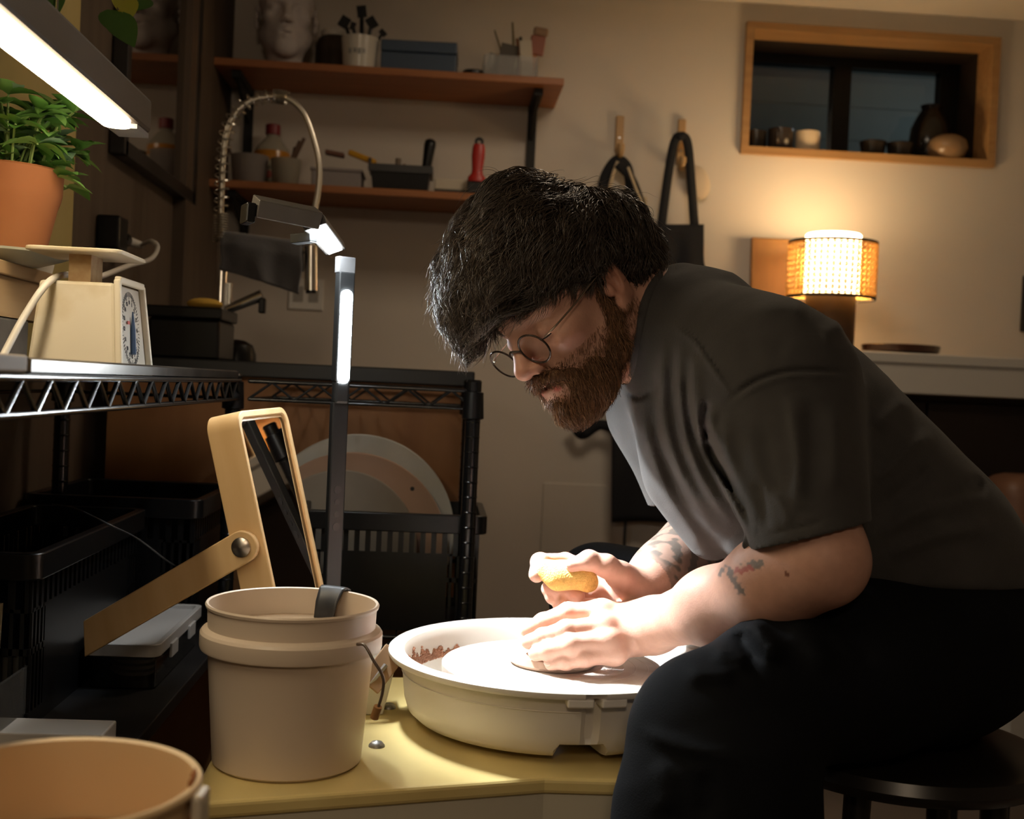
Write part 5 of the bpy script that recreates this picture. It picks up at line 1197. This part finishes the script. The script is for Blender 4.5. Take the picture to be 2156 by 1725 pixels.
# tattoos: dark feather shapes along the far forearm, a small one at the near elbow crease
df_, tf = seg_dist(V, q(1345, 1240, 1.525), q(1490, 1140, 1.630)); ax1 = nrm(q(1490, 1140, 1.630) - q(1345, 1240, 1.525)); pr_ = np.cross(ax1, [0, 0, 1.0])
ang = np.arctan2((V - q(1345, 1240, 1.525)) @ pr_, (V - q(1345, 1240, 1.525)) @ np.cross(ax1, pr_))
pat = np.sin(tf * 38 + 5 * np.sin(ang * 2.2)) + .9 * np.sin(ang * 9 + tf * 21) + .5 * np.sin(tf * 90 - ang * 12)
tm = sstep(-.1, .5, pat) * (df_ < .065) * sstep(.12, .18, tf) * (V[:, 2] > 1.47); mixc(.88 * tm, (.075, .072, .068))
mixc(.62 * ((df_ < .065) & (tf > .12) & (V[:, 2] > 1.47)).astype(float), (.15, .125, .105))
for (a, b, r_, c_) in (((1515, 1205), (1600, 1188), .006, (.12, .12, .12)), ((1535, 1200), (1560, 1245), .006, (.12, .12, .12)), ((1550, 1203), (1580, 1197), .004, (.40, .10, .09)), ((1655, 1208), (1658, 1212), .003, (.16, .05, .03))):
    A_, B2 = sk.hit(*a), sk.hit(*b)
    if A_ is None or B2 is None: continue
    dd, tt = seg_dist(V, A_, B2); mixc(.85 * sstep(r_, r_ * .6, dd + .002 * np.sin(V[:, 0] * 900) * np.sin(V[:, 1] * 700)), c_)
skinm = M('skin', (1, 1, 1), .48, attr='Col', var=.10, scale=90, bump=.12, bscale=420, sub=.12, spec=.4)
body = np_mesh('body', V, F, skinm, man, col)
# nails
nail = M('nail', (.62, .40, .32), .3)
def nailp(tip, dip, up, r_):
    tip = np.asarray(tip); d = nrm(tip - np.asarray(dip)); up = nrm(np.asarray(up) - d * (np.asarray(up) @ d)); s2 = SDF(); s2.ell(tip + up * r_ * .78 + d * .001, (.0058, .0048, .0018), ax=np.stack([d, np.cross(d, up), up])); Vn, Fn = s2.mesh(.0009); np_mesh('nail', Vn, Fn, nail, man)
nailp(q(1205, 1190, 1.495), q(1240, 1180, 1.491), (.1, .5, -.85), .0092); nailp(q(1195, 1256, 1.527), q(1212, 1274, 1.530), (0, .2, -1), .0092)
for n_ in ('index', 'middle', 'ring', 'pinky'): P_ = [q(*p) for p in nh[n_]]; nailp(P_[3], P_[2], (0, .45, -.9), .0086)
# eyes: thin dark lash line on each lowered lid, sliver of eye
lash = B()
for s_ in (1, -1):
    pts = []
    for i in range(9):
        a = -1.0 + 2.0 * i / 8; pts.append(Vector(to_world((H(.0735 + .0136 * math.cos(a * .9) , (.0335 + .0145 * math.sin(a)) * s_, -.0045 - .002 * math.cos(a)))[None])[0] - PB_np))
    lash.tube(pts, .0009, 5)
lash.o('eyelashes', M('lash', (.02, .012, .01), .8), man)
# ---- shirt
def smin(a, b, k): h = np.maximum(k - np.abs(a - b), 0) / k; return np.minimum(a, b) - h * h * k * .25
sh = SDF(); zs = .80
nodes = [((1432, 716, 1.47), .074), ((1510, 815, 1.46), .106), ((1585, 888, 1.46), .128), ((1668, 970, 1.46), .142), ((1780, 1098, 1.46), .148), ((1885, 1195, 1.46), .142), ((1930, 1250, 1.46), .140)]
sh.chain([(q(*p), r_) for p, r_ in nodes], .03, zs=zs)
sh.cap(q(1455, 690, 1.43), q(1560, 748, 1.345), .064, .064, .04); sh.cap(q(1560, 748, 1.345), q(1620, 800, 1.31), .066, .072, .04); sh.cap(q(1440, 720, 1.50), q(1395, 850, 1.60), .066, .070, .05)
sh.cap(q(1600, 745, 1.44), q(1705, 832, 1.44), .060, .068, .03)
sh.cap(q(1450, 1000, 1.47), q(1545, 1150, 1.47), .05, .035, .05)
sh.cap(q(1970, 1120, 1.45), q(2000, 1200, 1.44), .060, .060, .05)
# hem cut: nothing of the shirt below the waist line
hp_, hn_ = q(1740, 1225, 1.3), nrm(np.array([-.05, -1, 0.0]))
sh.add(lambda p: (p - hp_) @ hn_, (0, 0, 1.4), 5, .01, 'i')
# sleeves, cut at the hem and hollow
def sleeve(a, ra, b, rb, hemn, inner, kk=.035):
    ba = b - a; L2 = ba @ ba; hemn = nrm(hemn)
    def f(p):
        t = np.clip(((p - a) @ ba) / L2, 0, 1.3); dlt = p - a - t[:, None] * ba; d = np.linalg.norm(dlt, axis=1) - (ra + (rb - ra) * t)
        return np.maximum(d, (p - b) @ hemn)
    sh.add(f, (a + b) / 2, np.linalg.norm(ba) / 2 + ra + .06, kk)
    def g(p):
        t = ((p - a) @ ba) / L2; tc = np.clip(t, 1.03, 1.7); dlt = p - a - tc[:, None] * ba; return np.linalg.norm(dlt, axis=1) - (inner - .0)
    sh.add(g, b, inner + .12, .004, 's')
sleeve(q(1640, 810, 1.300), .086, q(1706, 1128, 1.222), .0630, np.array([.24, -.97, -.12]), .0545)
sleeve(q(1400, 870, 1.60), .070, q(1452, 1040, 1.60), .058, nrm(q(1452, 1040, 1.60) - q(1400, 870, 1.60)), .052)
# neck opening
sh.chain([(H(-.022, 0, -.045), .050), (q(1368, 676, 1.463), .060), (q(1408, 700, 1.470), .058)], .008, 's')
sh.cap(q(1434, 612, 1.465), q(1500, 650, 1.45), .028, .045, .03)
cpx = lambda x, y: (1300 + x / 2.464, 540 + y / 2.464)
def disp(sdf, base, pts, w, amp, asym=1.0, conv=cpx, dep=.09):
    P2 = np.array([conv(*p) for p in pts]); P2 = np.array([[v.x, v.y] for v in bez([(a, b, 0) for a, b in P2], 4)])
    hs = [base.hit(*p) for p in P2[::3]]; hs = [h_ for h_ in hs if h_ is not None]
    if not hs: return
    dz_ = float(np.mean([h_[2] for h_ in hs])); c = np.mean(hs, 0); R_ = max(np.linalg.norm(h_ - c) for h_ in hs) + 3 * w / FP * dz_ + .03
    n = len(P2); mg = 2.6 * w * max(asym, 1 / asym); lo_ = P2.min(0) - mg; hi_ = P2.max(0) + mg
    def f(p):
        u = np.stack([p[:, 0] / p[:, 2] * FP + CX, CY - p[:, 1] / p[:, 2] * FP], 1); mk = (u > lo_).all(1) & (u < hi_).all(1) & (np.abs(p[:, 2] - dz_) < dep); out = np.zeros(len(p))
        if not mk.any(): return out
        full, p, u = out, p[mk], u[mk]; best = np.full(len(p), 1e9); sg_ = np.zeros(len(p)); tt = np.zeros(len(p))
        for i in range(n - 1):
            a, b = P2[i], P2[i + 1]; ba = b - a; t = np.clip(((u - a) @ ba) / (ba @ ba), 0, 1); e = u - a - t[:, None] * ba; d2 = (e * e).sum(1); m = d2 < best
            best = np.where(m, d2, best); sg_ = np.where(m, ba[0] * e[:, 1] - ba[1] * e[:, 0], sg_); tt = np.where(m, (i + t) / (n - 1), tt)
        ww = np.where(sg_ > 0, w * asym, w / asym); v = amp * np.exp(-best / (ww * ww)) * np.clip(np.sin(np.pi * np.clip(tt, .02, .98)) * 1.6, 0, 1)
        full[mk] = v; return full
    sdf.add(f, c, R_, .01, 'd')
sh0 = SDF(); sh0.P = list(sh.P)
for pts, w_, am, asy in (
    ([(250, 400), (235, 600), (240, 800), (300, 1050), (420, 1280), (520, 1450)], 17, .006, .8), ([(330, 430), (320, 650), (340, 850), (400, 1060), (520, 1280), (640, 1400)], 15, .007, .8),
    ([(400, 480), (400, 700), (430, 900), (500, 1080), (620, 1280), (720, 1420)], 15, .007, .8), ([(100, 760), (170, 1000), (270, 1250), (400, 1450), (500, 1600)], 16, .006, 1),
    ([(290, 420), (280, 650), (290, 850), (350, 1060), (470, 1280)], 13, -.006, 1), ([(365, 500), (360, 700), (385, 900), (450, 1080), (560, 1270)], 12, -.006, 1), ([(200, 600), (190, 800), (240, 1050), (350, 1300)], 14, -.005, 1),
    ([(430, 860), (480, 1020), (560, 1150), (640, 1290), (710, 1420)], 13, -.014, .7), ([(470, 740), (448, 850), (480, 960)], 9, -.008, 1), ([(500, 790), (490, 880), (540, 1000)], 10, .006, 1),
    ([(560, 800), (560, 1000), (640, 1230), (700, 1400)], 20, .007, 1.2), ([(880, 700), (920, 900), (940, 1100), (930, 1340)], 22, .009, .6), ([(985, 720), (1000, 1000), (990, 1300)], 20, -.006, 1), ([(740, 850), (800, 1120), (850, 1280)], 18, -.005, 1), ([(1120, 750), (1130, 1000), (1120, 1250)], 22, .006, 1), ([(800, 1200), (860, 1300), (900, 1400)], 12, .004, 1), ([(720, 1150), (760, 1300), (780, 1420)], 12, -.004, 1),
    ([(560, 760), (700, 660), (850, 605), (1000, 595), (1225, 605)], 6, -.006, 1), ([(575, 780), (710, 680), (860, 625), (1000, 615), (1220, 625)], 6, .003, 1), ([(300, 370), (400, 440), (480, 560), (590, 710)], 7, .0035, 1), ([(318, 362), (415, 430), (495, 550), (605, 700)], 3, -.003, 1),
    ([(560, 1540), (650, 1505), (750, 1480)], 16, .007, 1), ([(520, 1570), (640, 1600), (760, 1570)], 14, -.008, 1), ([(1340, 1180), (1500, 1010), (1640, 920)], 18, .007, 1), ([(1600, 1290), (1800, 1230), (1920, 1170)], 16, -.008, 1), ([(1350, 1460), (1550, 1330), (1750, 1260), (1900, 1205)], 18, .008, 1), ([(1350, 1330), (1500, 1200), (1640, 1100)], 18, -.007, 1), ([(1340, 900), (1440, 800), (1500, 740)], 18, .005, 1), ([(1400, 1560), (1650, 1450), (1950, 1400)], 18, .007, 1),
    ([(700, 300), (850, 260), (1000, 290)], 22, .004, 1), ([(620, 500), (760, 470), (900, 500)], 26, -.004, 1), ([(1050, 420), (1120, 380), (1170, 360)], 18, .005, 1),
    ([(745, 1450), (900, 1420), (1000, 1395), (1090, 1358)], 3.5, -.0022, 1), ([(30, 690), (110, 735), (180, 690)], 5, -.004, 1)):
    disp(sh, sh0, pts, w_, am, asy)
V, F = sh.mesh(.0027)
ns = np.random.RandomState(1)
shirtm = M('charcoal_cotton', (.057, .054, .053), .95, var=.22, scale=22, bump=.35, bscale=900, sheen=.08)
shirt = np_mesh('shirt', V, F, shirtm, man)
# ribbed collar band around the neck opening
nd = nrm(q(1440, 690, 1.47) - H(-.022, 0, -.03)); cc = q(1385, 690, 1.466); ux = nrm(np.cross(nd, [0, 0, 1.0])); uy = np.cross(nd, ux)
ring = []
for i in range(48):
    a = 2 * math.pi * i / 48; dirv = ux * math.cos(a) + uy * math.sin(a); p = cc + dirv * .068 + nd * (.012 * math.cos(a) * 1.0)
    # slide along the neck direction until it meets the shirt surface
    best = p
    for t_ in np.linspace(-.05, .06, 56):
        c_ = p + nd * t_
        if sh.ev(c_[None])[0] < .001: best = c_; break
    ring.append(Vector(to_world(best[None])[0] - PB_np))
for _ in range(3): ring = [(ring[i - 1] + ring[i] * 2 + ring[(i + 1) % 48]) / 4 for i in range(48)]
B().tube(ring, .0075, 10, True).o('collar', shirtm, man, 180)
# ---- trousers
tr = SDF()
tr.cap(q(1890, 1290, 1.50), q(1935, 1325, 1.50), .122, .122, .05, zs=.72); tr.cap(q(1900, 1235, 1.46), q(1960, 1290, 1.46), .135, .135, .05, zs=.8)
KN = q(1488, 1522, 1.185)
tr.chain([(q(1935, 1365, 1.36), .108), (q(1800, 1405, 1.29), .090), (q(1640, 1460, 1.235), .072), (KN, .060)], .04)
tr.chain([(q(1490, 1528, 1.182), .061), (q(1514, 1610, 1.17), .086), (q(1506, 1760, 1.165), .093), (q(1520, 2050, 1.16), .088)], .04)
tr.chain([(q(1935, 1340, 1.60), .11), (q(1600, 1290, 1.74), .09), (q(1262, 1245, 1.83), .068)], .04); tr.chain([(q(1258, 1250, 1.83), .066), (q(1240, 1450, 1.86), .066), (q(1250, 1780, 1.87), .07)], .04)
tr0 = SDF(); tr0.P = list(tr.P); idc = lambda x, y: (x, y)
for pts, w_, am in (([(1585, 1305), (1605, 1340), (1650, 1395)], 22, .016), ([(1562, 1325), (1570, 1360), (1600, 1410)], 16, -.010), ([(1440, 1425), (1490, 1420), (1550, 1425)], 18, .008), ([(1500, 1375), (1540, 1380), (1580, 1405)], 16, .008), ([(1350, 1540), (1430, 1570), (1560, 1600)], 14, .007),
                    ([(1660, 1310), (1710, 1350), (1750, 1420)], 24, .009), ([(1380, 1600), (1400, 1660), (1400, 1720)], 24, .008), ([(1710, 1290), (1790, 1330), (1840, 1400)], 22, -.008), ([(1480, 1620), (1490, 1680), (1480, 1725)], 22, -.007)):
    disp(tr, tr0, pts, w_, am, 1, idc)
V, F = tr.mesh(.005)
np_mesh('trousers', V, F, M('black_denim', (.0055, .0062, .008), .85, var=.2, scale=30, bump=.3, bscale=700, spec=.12), man)
# shoes on the floor below the frame
for (px, py, d) in ((1520, 2050, 1.16), (1250, 1780, 1.87)):
    w_ = to_world(q(px, py, d)[None])[0]; B().add(*(lambda b: (b.V, b.F))(B().ball((w_[0] - PBW.x - .06, w_[1] - PBW.y, .05), (.135, .05, .05)))).o('shoe', black, man)
    B().cyl((w_[0] - PBW.x, w_[1] - PBW.y, .04), (w_[0] - PBW.x, w_[1] - PBW.y, w_[2]), .05, .07).o('trouser_cuff', M('black_denim'), man)
# ---- sponge in the far hand
sg = SDF(); sg.chain([(q(1150, 1200, 1.517), .013), (q(1175, 1216, 1.510), .0145), (q(1205, 1214, 1.507), .0135), (q(1228, 1214, 1.505), .0135), (q(1240, 1228, 1.507), .0115)], .012); sg.ell(q(1185, 1200, 1.533), (.034, .013, .022), .012)
V, F = sg.mesh(.0016); r_ = np.random.RandomState(4); pw = to_world(V); ctr = pw.mean(0); PBk = PB_np; PB_np = ctr
spo = np_mesh('pottery_sponge', V, F, M('sponge_yellow', (.72, .46, .13), .9, var=.25, scale=160, bump=.8, bscale=500), None); spo.location = ctr; PB_np = PBk
tag(spo, 'yellow pottery sponge squeezed in the far hand', 'sponge')
# ---- hair, beard, glasses
def strands(name, sdf, roots, flowfn, n, step, off0, off1, rad, mat, colr, wave=0., wfreq=1., parent=None, seed=0, lens=None, pull=.1, clump=0):
    rs = np.random.RandomState(seed); P = roots.copy(); N = len(P); path = [P.copy()]; off = off0 + (off1 - off0) * rs.rand(N) ** 1.5
    w1 = rs.randn(3); ph = (roots @ (w1 * 75)) + rs.rand(N) * .35; L = np.ones(N) if lens is None else lens
    for i in range(n):
        g = sdf.grad(P); d = sdf.ev(P); fl = flowfn(P, i / n); t = fl - g * np.einsum('ij,ij->i', fl, g)[:, None]; t /= np.linalg.norm(t, axis=1)[:, None] + 1e-9
        sd = np.cross(g, t); far = np.clip((d - .02) / .02, 0, 1)[:, None]; dirv = t * (1 - far) + fl * far
        dirv = dirv + sd * (wave * np.sin(ph + i * wfreq))[:, None] + g * (wave * .6 * np.cos(ph * 1.3 + i * wfreq))[:, None]
        dirv /= np.linalg.norm(dirv, axis=1)[:, None] + 1e-9; P = P + dirv * (step * L)[:, None]
        tgt = off * (i + 1) / n + .0008; dd = tgt - d; P = P + g * (np.where(dd > 0, dd * .6, np.maximum(dd, -.01) * pull))[:, None]
        path.append(P.copy())
    path = np.stack(path, 1); m = n + 1
    if clump:
        gi = rs.choice(N, clump, False); D2 = ((roots[:, None] - roots[gi][None]) ** 2).sum(2); ci = gi[np.argmin(D2, 1)]; wv_ = (.85 * np.linspace(0, 1, m) ** 1.2)[None, :, None] * (.5 + .5 * rs.rand(N))[:, None, None]
        path = path * (1 - wv_) + (path[ci] + (roots - roots[ci])[:, None] * .22) * wv_
    T_ = np.gradient(path, axis=1); T_ /= np.linalg.norm(T_, axis=2)[..., None] + 1e-9
    ref = rs.randn(N, 1, 3); X = np.cross(T_, ref); X /= np.linalg.norm(X, axis=2)[..., None] + 1e-9; Y = np.cross(T_, X)
    rr = (rad * (1 - .75 * np.linspace(0, 1, m) ** 2))[None, :, None] * (.7 + .6 * rs.rand(N))[:, None, None]
    R3 = [path + rr * (math.cos(a) * X + math.sin(a) * Y) for a in (0, 2.0944, 4.1888)]
    V = np.stack(R3, 2).reshape(-1, 3); b = (np.arange(N)[:, None] * m + np.arange(n)[None]) * 3; F = []
    for k in range(3): k2 = (k + 1) % 3; F.append(np.stack([b + k, b + k2, b + 3 + k2, b + 3 + k], -1).reshape(-1, 4))
    c = colr(rs, N); c = np.repeat(c, m * 3, 0)
    return np_mesh(name, V, np.concatenate(F), mat, parent or man, c)
hairm = M('hair', (1, 1, 1), .30, attr='Col', spec=.7)
hb = SDF()
hb.ell(H(-.016, 0, .056), (.101, .081, .093), .02, ax=HA)
def hairline(p):
    l = hl(p); return np.interp(l[:, 0], [-.12, -.05, -.034, -.02, .02, .06, .10], [-.075, -.062, -.03, .030, .032, .045, .062]) - l[:, 2]
hb.add(hairline, HC, 5, .012, 'i')
for pts in ([((1098, 455, 1.41), .044), ((1026, 545, 1.40), .034), ((990, 625, 1.40), .022), ((990, 685, 1.41), .013), ((1000, 725, 1.415), .005)],
            [((1110, 495, 1.37), .036), ((1060, 560, 1.365), .024), ((1036, 615, 1.365), .011), ((1040, 645, 1.37), .004)],
            [((1070, 480, 1.45), .046), ((1000, 585, 1.45), .032), ((978, 650, 1.45), .018), ((985, 690, 1.45), .006)],
            [((1150, 520, 1.378), .036), ((1135, 580, 1.37), .016), ((1130, 610, 1.37), .005)], [((1200, 520, 1.378), .036), ((1240, 545, 1.372), .018)],
            [((1280, 500, 1.43), .045), ((1312, 560, 1.44), .032), ((1318, 618, 1.45), .017)], [((1310, 480, 1.46), .026), ((1335, 520, 1.455), .016), ((1348, 560, 1.455), .014)]):
    hb.chain([(q(*p), r_) for p, r_ in pts], .03)
hV, hF = hb.mesh(.004)
np_mesh('hair_base', hV, hF, M('hair_dark', (.012, .008, .006), .7), man)
crown = H(-.075, .005, .135)
def flow(P, t):
    l = hl(P); away = P - crown; away /= np.linalg.norm(away, axis=1)[:, None] + 1e-9
    back = sstep(-.02, -.07, l[:, 0])[:, None]
    f = away * .75 + GRAV[None] * (.45 + .5 * t) + HF[None] * (.15 * (1 - back)) + back * (np.array([.25, -.2, 0])[None])
    return f / (np.linalg.norm(f, axis=1)[:, None] + 1e-9)
rs = np.random.RandomState(21); wgt = np.ones(len(hV)); hlv = hl(hV)
wgt *= np.where(hV[:, 2] > 1.50, .35, 1); N = 9500
ri = rs.choice(len(hV), N, p=wgt / wgt.sum()); roots = hV[ri] + rs.randn(N, 3) * .0015; l_ = hl(roots)
lens = .75 + .6 * rs.rand(N); side_ = (l_[:, 0] < .045) & (l_[:, 0] > -.045) & (np.abs(l_[:, 1]) > .045) & (l_[:, 2] < .07); lens[side_] *= .38; lens *= np.where(l_[:, 2] < .045, .55, 1) * np.where(l_[:, 0] > .06, .62, 1) * np.where(l_[:, 0] < -.06, .7, 1)
def hc(rs_, n): c = np.array([.055, .040, .030])[None] * (.6 + .9 * rs_.rand(n, 1)); li = rs_.rand(n) < .10; c[li] = np.array([.085, .065, .05]); return c
strands('hair_strands', hb, roots, flow, 14, .0070, .001, .016, .00060, hairm, hc, .85, .55, seed=3, lens=lens, clump=200)
# short ends hanging from the hair edge over forehead and temple
hv_ = hairline(V0); lv = hl(V0); em = np.flatnonzero((np.abs(hv_) < .012) & (lv[:, 0] > -.01) & (lv[:, 1] > -.06)); ri = rs.choice(em, 900)
strands('fringe_hair', sk, V0[ri], lambda P, t: np.tile(nrm(GRAV * .8 + HF * .25), (len(P), 1)) + HL[None] * .12, 8, .0040, .004, .012, .0004, hairm, hc, .45, .9, seed=12, lens=.35 + .9 * rs.rand(900) ** 1.5, clump=60)
# loose flyaway strands
wf_ = wgt * (1 + 3 * (hlv[:, 0] > .03)); ri = rs.choice(len(hV), 1000, p=wf_ / wf_.sum()); strands('flyaway_hair', hb, hV[ri], flow, 14, .0062, .008, .030, .00034, hairm, lambda r_, n: np.tile(np.array([.10, .08, .065]), (n, 1)), .55, .7, seed=8, lens=.4 + .6 * rs.rand(1000), pull=.03)
wc_ = wgt * (.15 + 2.0 * sstep(-.02, .06, hlv[:, 0])); ri = rs.choice(len(hV), 900, p=wc_ / wc_.sum())
strands('curly_locks', hb, hV[ri], flow, 16, .0062, .006, .020, .00052, hairm, lambda r_, n: np.array([.11, .085, .065])[None] * (.5 + .8 * r_.rand(n, 1)), 1.2, .7, seed=31, lens=.45 + .45 * rs.rand(900), pull=.15, clump=45)
# beard
bd = SDF()
for s_ in (1, -1):
    bd.chain([(H(.006, .069 * s_, .004), .004), (H(.008, .064 * s_, -.034), .006), (H(.022, .055 * s_, -.070), .010), (H(.056, .032 * s_, -.100), .016), (H(.078, 0, -.106), .018)], .02)
    bd.chain([(H(.1035, .003 * s_, -.0475), .0065), (H(.093, .020 * s_, -.054), .0068), (H(.080, .031 * s_, -.066), .0075), (H(.076, .029 * s_, -.090), .013)], .008)
    bd.chain([(H(.040, .050 * s_, -.055), .006), (H(.058, .042 * s_, -.072), .010)], .015)
bd.ell(H(.068, 0, -.114), (.024, .026, .016), .02, ax=HA); bd.ell(H(.092, 0, -.088), (.008, .012, .008), .008, ax=HA)
bV, bF = bd.mesh(.003); lb_ = hl(bV)
np_mesh('beard_base', bV, bF, M('beard_dark', (.115, .057, .028), .8), man)
def bflow(P, t):
    l = hl(P); f = GRAV[None] * .5 - HU[None] * .6 + HF[None] * .25 + HL[None] * (np.sign(l[:, 1]) * .25)[:, None]; return f / np.linalg.norm(f, axis=1)[:, None]
wb = np.where(lb_[:, 1] < -.03, .3, 1.0); NB = 7000; ri = rs.choice(len(bV), NB, p=wb / wb.sum()); rb_ = bV[ri] + rs.randn(NB, 3) * .0018
lb2 = hl(rb_); ln_ = (.5 + .7 * rs.rand(NB)) * np.where(lb2[:, 2] < -.09, 1.3, .8) * np.where((lb2[:, 2] > -.062) & (lb2[:, 0] > .07), .55, 1)
def bc(rs_, n): return np.array([.19, .095, .045])[None] * (.45 + 1.1 * rs_.rand(n, 1)) + np.array([.04, .03, .02])[None] * (rs_.rand(n, 1) < .12)
beardmat = M('beard_hair', (1, 1, 1), .5, attr='Col')
strands('beard_strands', bd, rb_, bflow, 5, .0036, .002, .010, .00042, beardmat, bc, .35, 1.3, seed=5, lens=ln_)
# stubble over cheek and neck on the skin itself
sV, _ = V0, None
ls = hl(sV); mk = (ls[:, 1] > -.02) & (ls[:, 0] > -.03) & (ls[:, 0] < .085) & (ls[:, 2] < -.028 - .2 * np.maximum(ls[:, 0] - .02, 0)) & (ls[:, 2] > -.13); idx = np.flatnonzero(mk)
ri = rs.choice(idx, 4200); strands('stubble', sk, sV[ri], bflow, 3, .0026, .0008, .003, .00024, beardmat, bc, .3, 1.3, seed=6, lens=.4 + .6 * rs.rand(4200))
# eyebrows
eb = []
for s_ in (1, -1):
    for i in range(130):
        u_ = rs.rand(); eb.append(H(.091 - .022 * u_ ** 1.3, (.010 + .040 * u_) * s_, .022 + .006 * math.sin(u_ * 2.6) + rs.randn() * .0016))
eb = np.array(eb); strands('eyebrows', sk, eb, lambda P, t: np.tile(nrm(-HF * .4 + HU * .3), (len(P), 1)) + HL[None] * (np.sign(hl(P)[:, 1]) * .8)[:, None], 4, .0026, .001, .003, .0004, hairm, lambda r_, n: np.tile(np.array([.05, .03, .02]), (n, 1)), .2, 1, seed=9)
# glasses
def W3(p): return Vector(to_world(np.asarray(p)[None])[0] - PB_np)
gfr = M('glasses_frame', (.035, .022, .016), .25, .4); gl = M('lens_glass', (.97, .97, .97), .02, trans=1, ior=1.12)
for s_ in (1, -1):
    rim = []; cn = (.1065, .0345 * s_, -.009)
    for i in range(40):
        a = 2 * math.pi * i / 40; rim.append(W3(H(cn[0] - .10 * abs(.0215 * math.cos(a)) * (1 if math.cos(a) * s_ > 0 else -.3) + .004 * math.sin(a), cn[1] + .0225 * math.cos(a), cn[2] + .0195 * math.sin(a))))
    B().tube(rim, .00125, 8, True).o('glasses_rim', gfr, man, 180)
    ctr_ = sum(rim, Vector()) / 40; fw = (W3(H(.0015, 0, 0)) - W3(H(0, 0, 0)))
    B().add(rim + [ctr_ + fw], [(i, (i + 1) % 40, 40) for i in range(40)]).add([v - fw * .5 for v in rim] + [ctr_ + fw * .5], [((i + 1) % 40, i, 40) for i in range(40)]).o('lens', gl, man, 180)
    B().tube(bez([W3(H(.100, .057 * s_, -.003)), W3(H(.092, .070 * s_, .000)), W3(H(.05, .0755 * s_, .008)), W3(H(.0, .0810 * s_, .019)), W3(H(-.022, .080 * s_, .012))], 6), .0011, 6).o('glasses_temple', M('temple_metal', (.45, .38, .30), .3, 1), man, 180)
B().tube(bez([W3(H(.108, .012, -.004)), W3(H(.1125, 0, .001)), W3(H(.108, -.012, -.004))], 5), .0013, 6).o('glasses_bridge', gfr, man, 180)
# ---------------------------------------------------------------- white head sculpture on the upper shelf (modelled upright, facing the room)
sc = SDF(); sF, sL, sU = nrm(np.array([.16, -1, 0.0])), nrm(np.array([1, .16, 0.0])), np.array([0, 0, 1.0]); HA2 = np.stack([sF, sL, sU])
H2 = lambda f, l, u: np.array([0, 0, .148]) + (sF * f + sL * l + sU * u)
head_prims(sc, H2, HA2); sc.P = [p_ for p_ in sc.P]
sc.cap(H2(-.01, 0, -.06), np.array([0, 0, .02]), .050, .046, .03); sc.cap(np.array([0, 0, .016]), np.array([0, 0, .014]), .046, .046, .01)
sc.add(lambda p: -p[:, 2], (0, 0, 0), 5, .001, 'i')
V, F = sc.mesh(.0035); PBk = PB_np; PB_np = np.zeros(3)
o = np_mesh('head_sculpture', V * 1.0, F, M('bisque_white', (.56, .50, .47), .8, var=.08, scale=20), None, world=False); PB_np = PBk
p = onshelf(600, 110, 3.36, zt); o.location = p; o.scale = (1.02, 1.02, 1.02)
tag(o, 'unglazed white clay head with closed lips on the upper shelf', 'sculpture')
# ---------------------------------------------------------------- sub-parts go under the part they belong to
SUB = {'led_strip': ('led_arm', 'head_arm', 'folded_arm'), 'touch_button': ('stand',), 'end_cap': ('folded_arm',), 'hinge_pin': ('head_arm',), 'dial_ticks': ('dial_plate',), 'dial_number': ('dial_plate',), 'pointer': ('dial_plate',), 'red_mark': ('dial_plate',),
       'logo_ring': ('label',), 'logo_disc': ('label',), 'liquid': ('bottle',), 'bracket_web': ('bracket',), 'collar': ('shirt', 'post'), 'hair_strands': ('hair_base',), 'flyaway_hair': ('hair_base',), 'fringe_hair': ('hair_base',), 'curly_locks': ('hair_base',), 'beard_strands': ('beard_base',),
       'lens': ('glasses_rim',), 'glasses_temple': ('glasses_rim',), 'glasses_bridge': ('glasses_rim',), 'nail': ('body',), 'eyelashes': ('body',), 'eyebrows': ('body',), 'stubble': ('body',), 'trouser_cuff': ('trousers',),
       'inner_bead': ('bent_frame',), 'pivot_cap': ('arm',), 'strap_stripe': ('strap',), 'throwing_rings': ('wheel_head',), 'bolt': ('table_top',), 'seam_line': ('pan_body',), 'latch_tab': ('pan_body',), 'clay_splatter': ('pan_body',),
       'handle_tip': ('wire_handle',), 'screw': ('back_strip',), 'diffuser': ('housing',), 'end_plate': ('housing',), 'painted_letter': ('cup',), 'shade_band': ('cane_shade',), 'shade_spokes': ('cane_shade',), 'spring': ('hose',), 'lever_end': ('lever',), 'nozzle': ('spray_head',),
       'soil': ('pot',), 'truss_wire': ('rail_ring',), 'deck_wires': ('rail_ring',), 'pin_hole': ('disc',), 'clip': ('lid',), 'clay_stain': ('pail',), 'handle_lug': ('pail',)}
def bn(o): return o.name.split('.')[0]
for i, o in enumerate(CRE):
    if o.parent is None or bn(o) not in SUB or o.parent.parent is not None: continue
    for j in range(i - 1, -1, -1):
        p_ = CRE[j]
        if p_.parent is o.parent and bn(p_) in SUB[bn(o)]: o.parent = p_; break
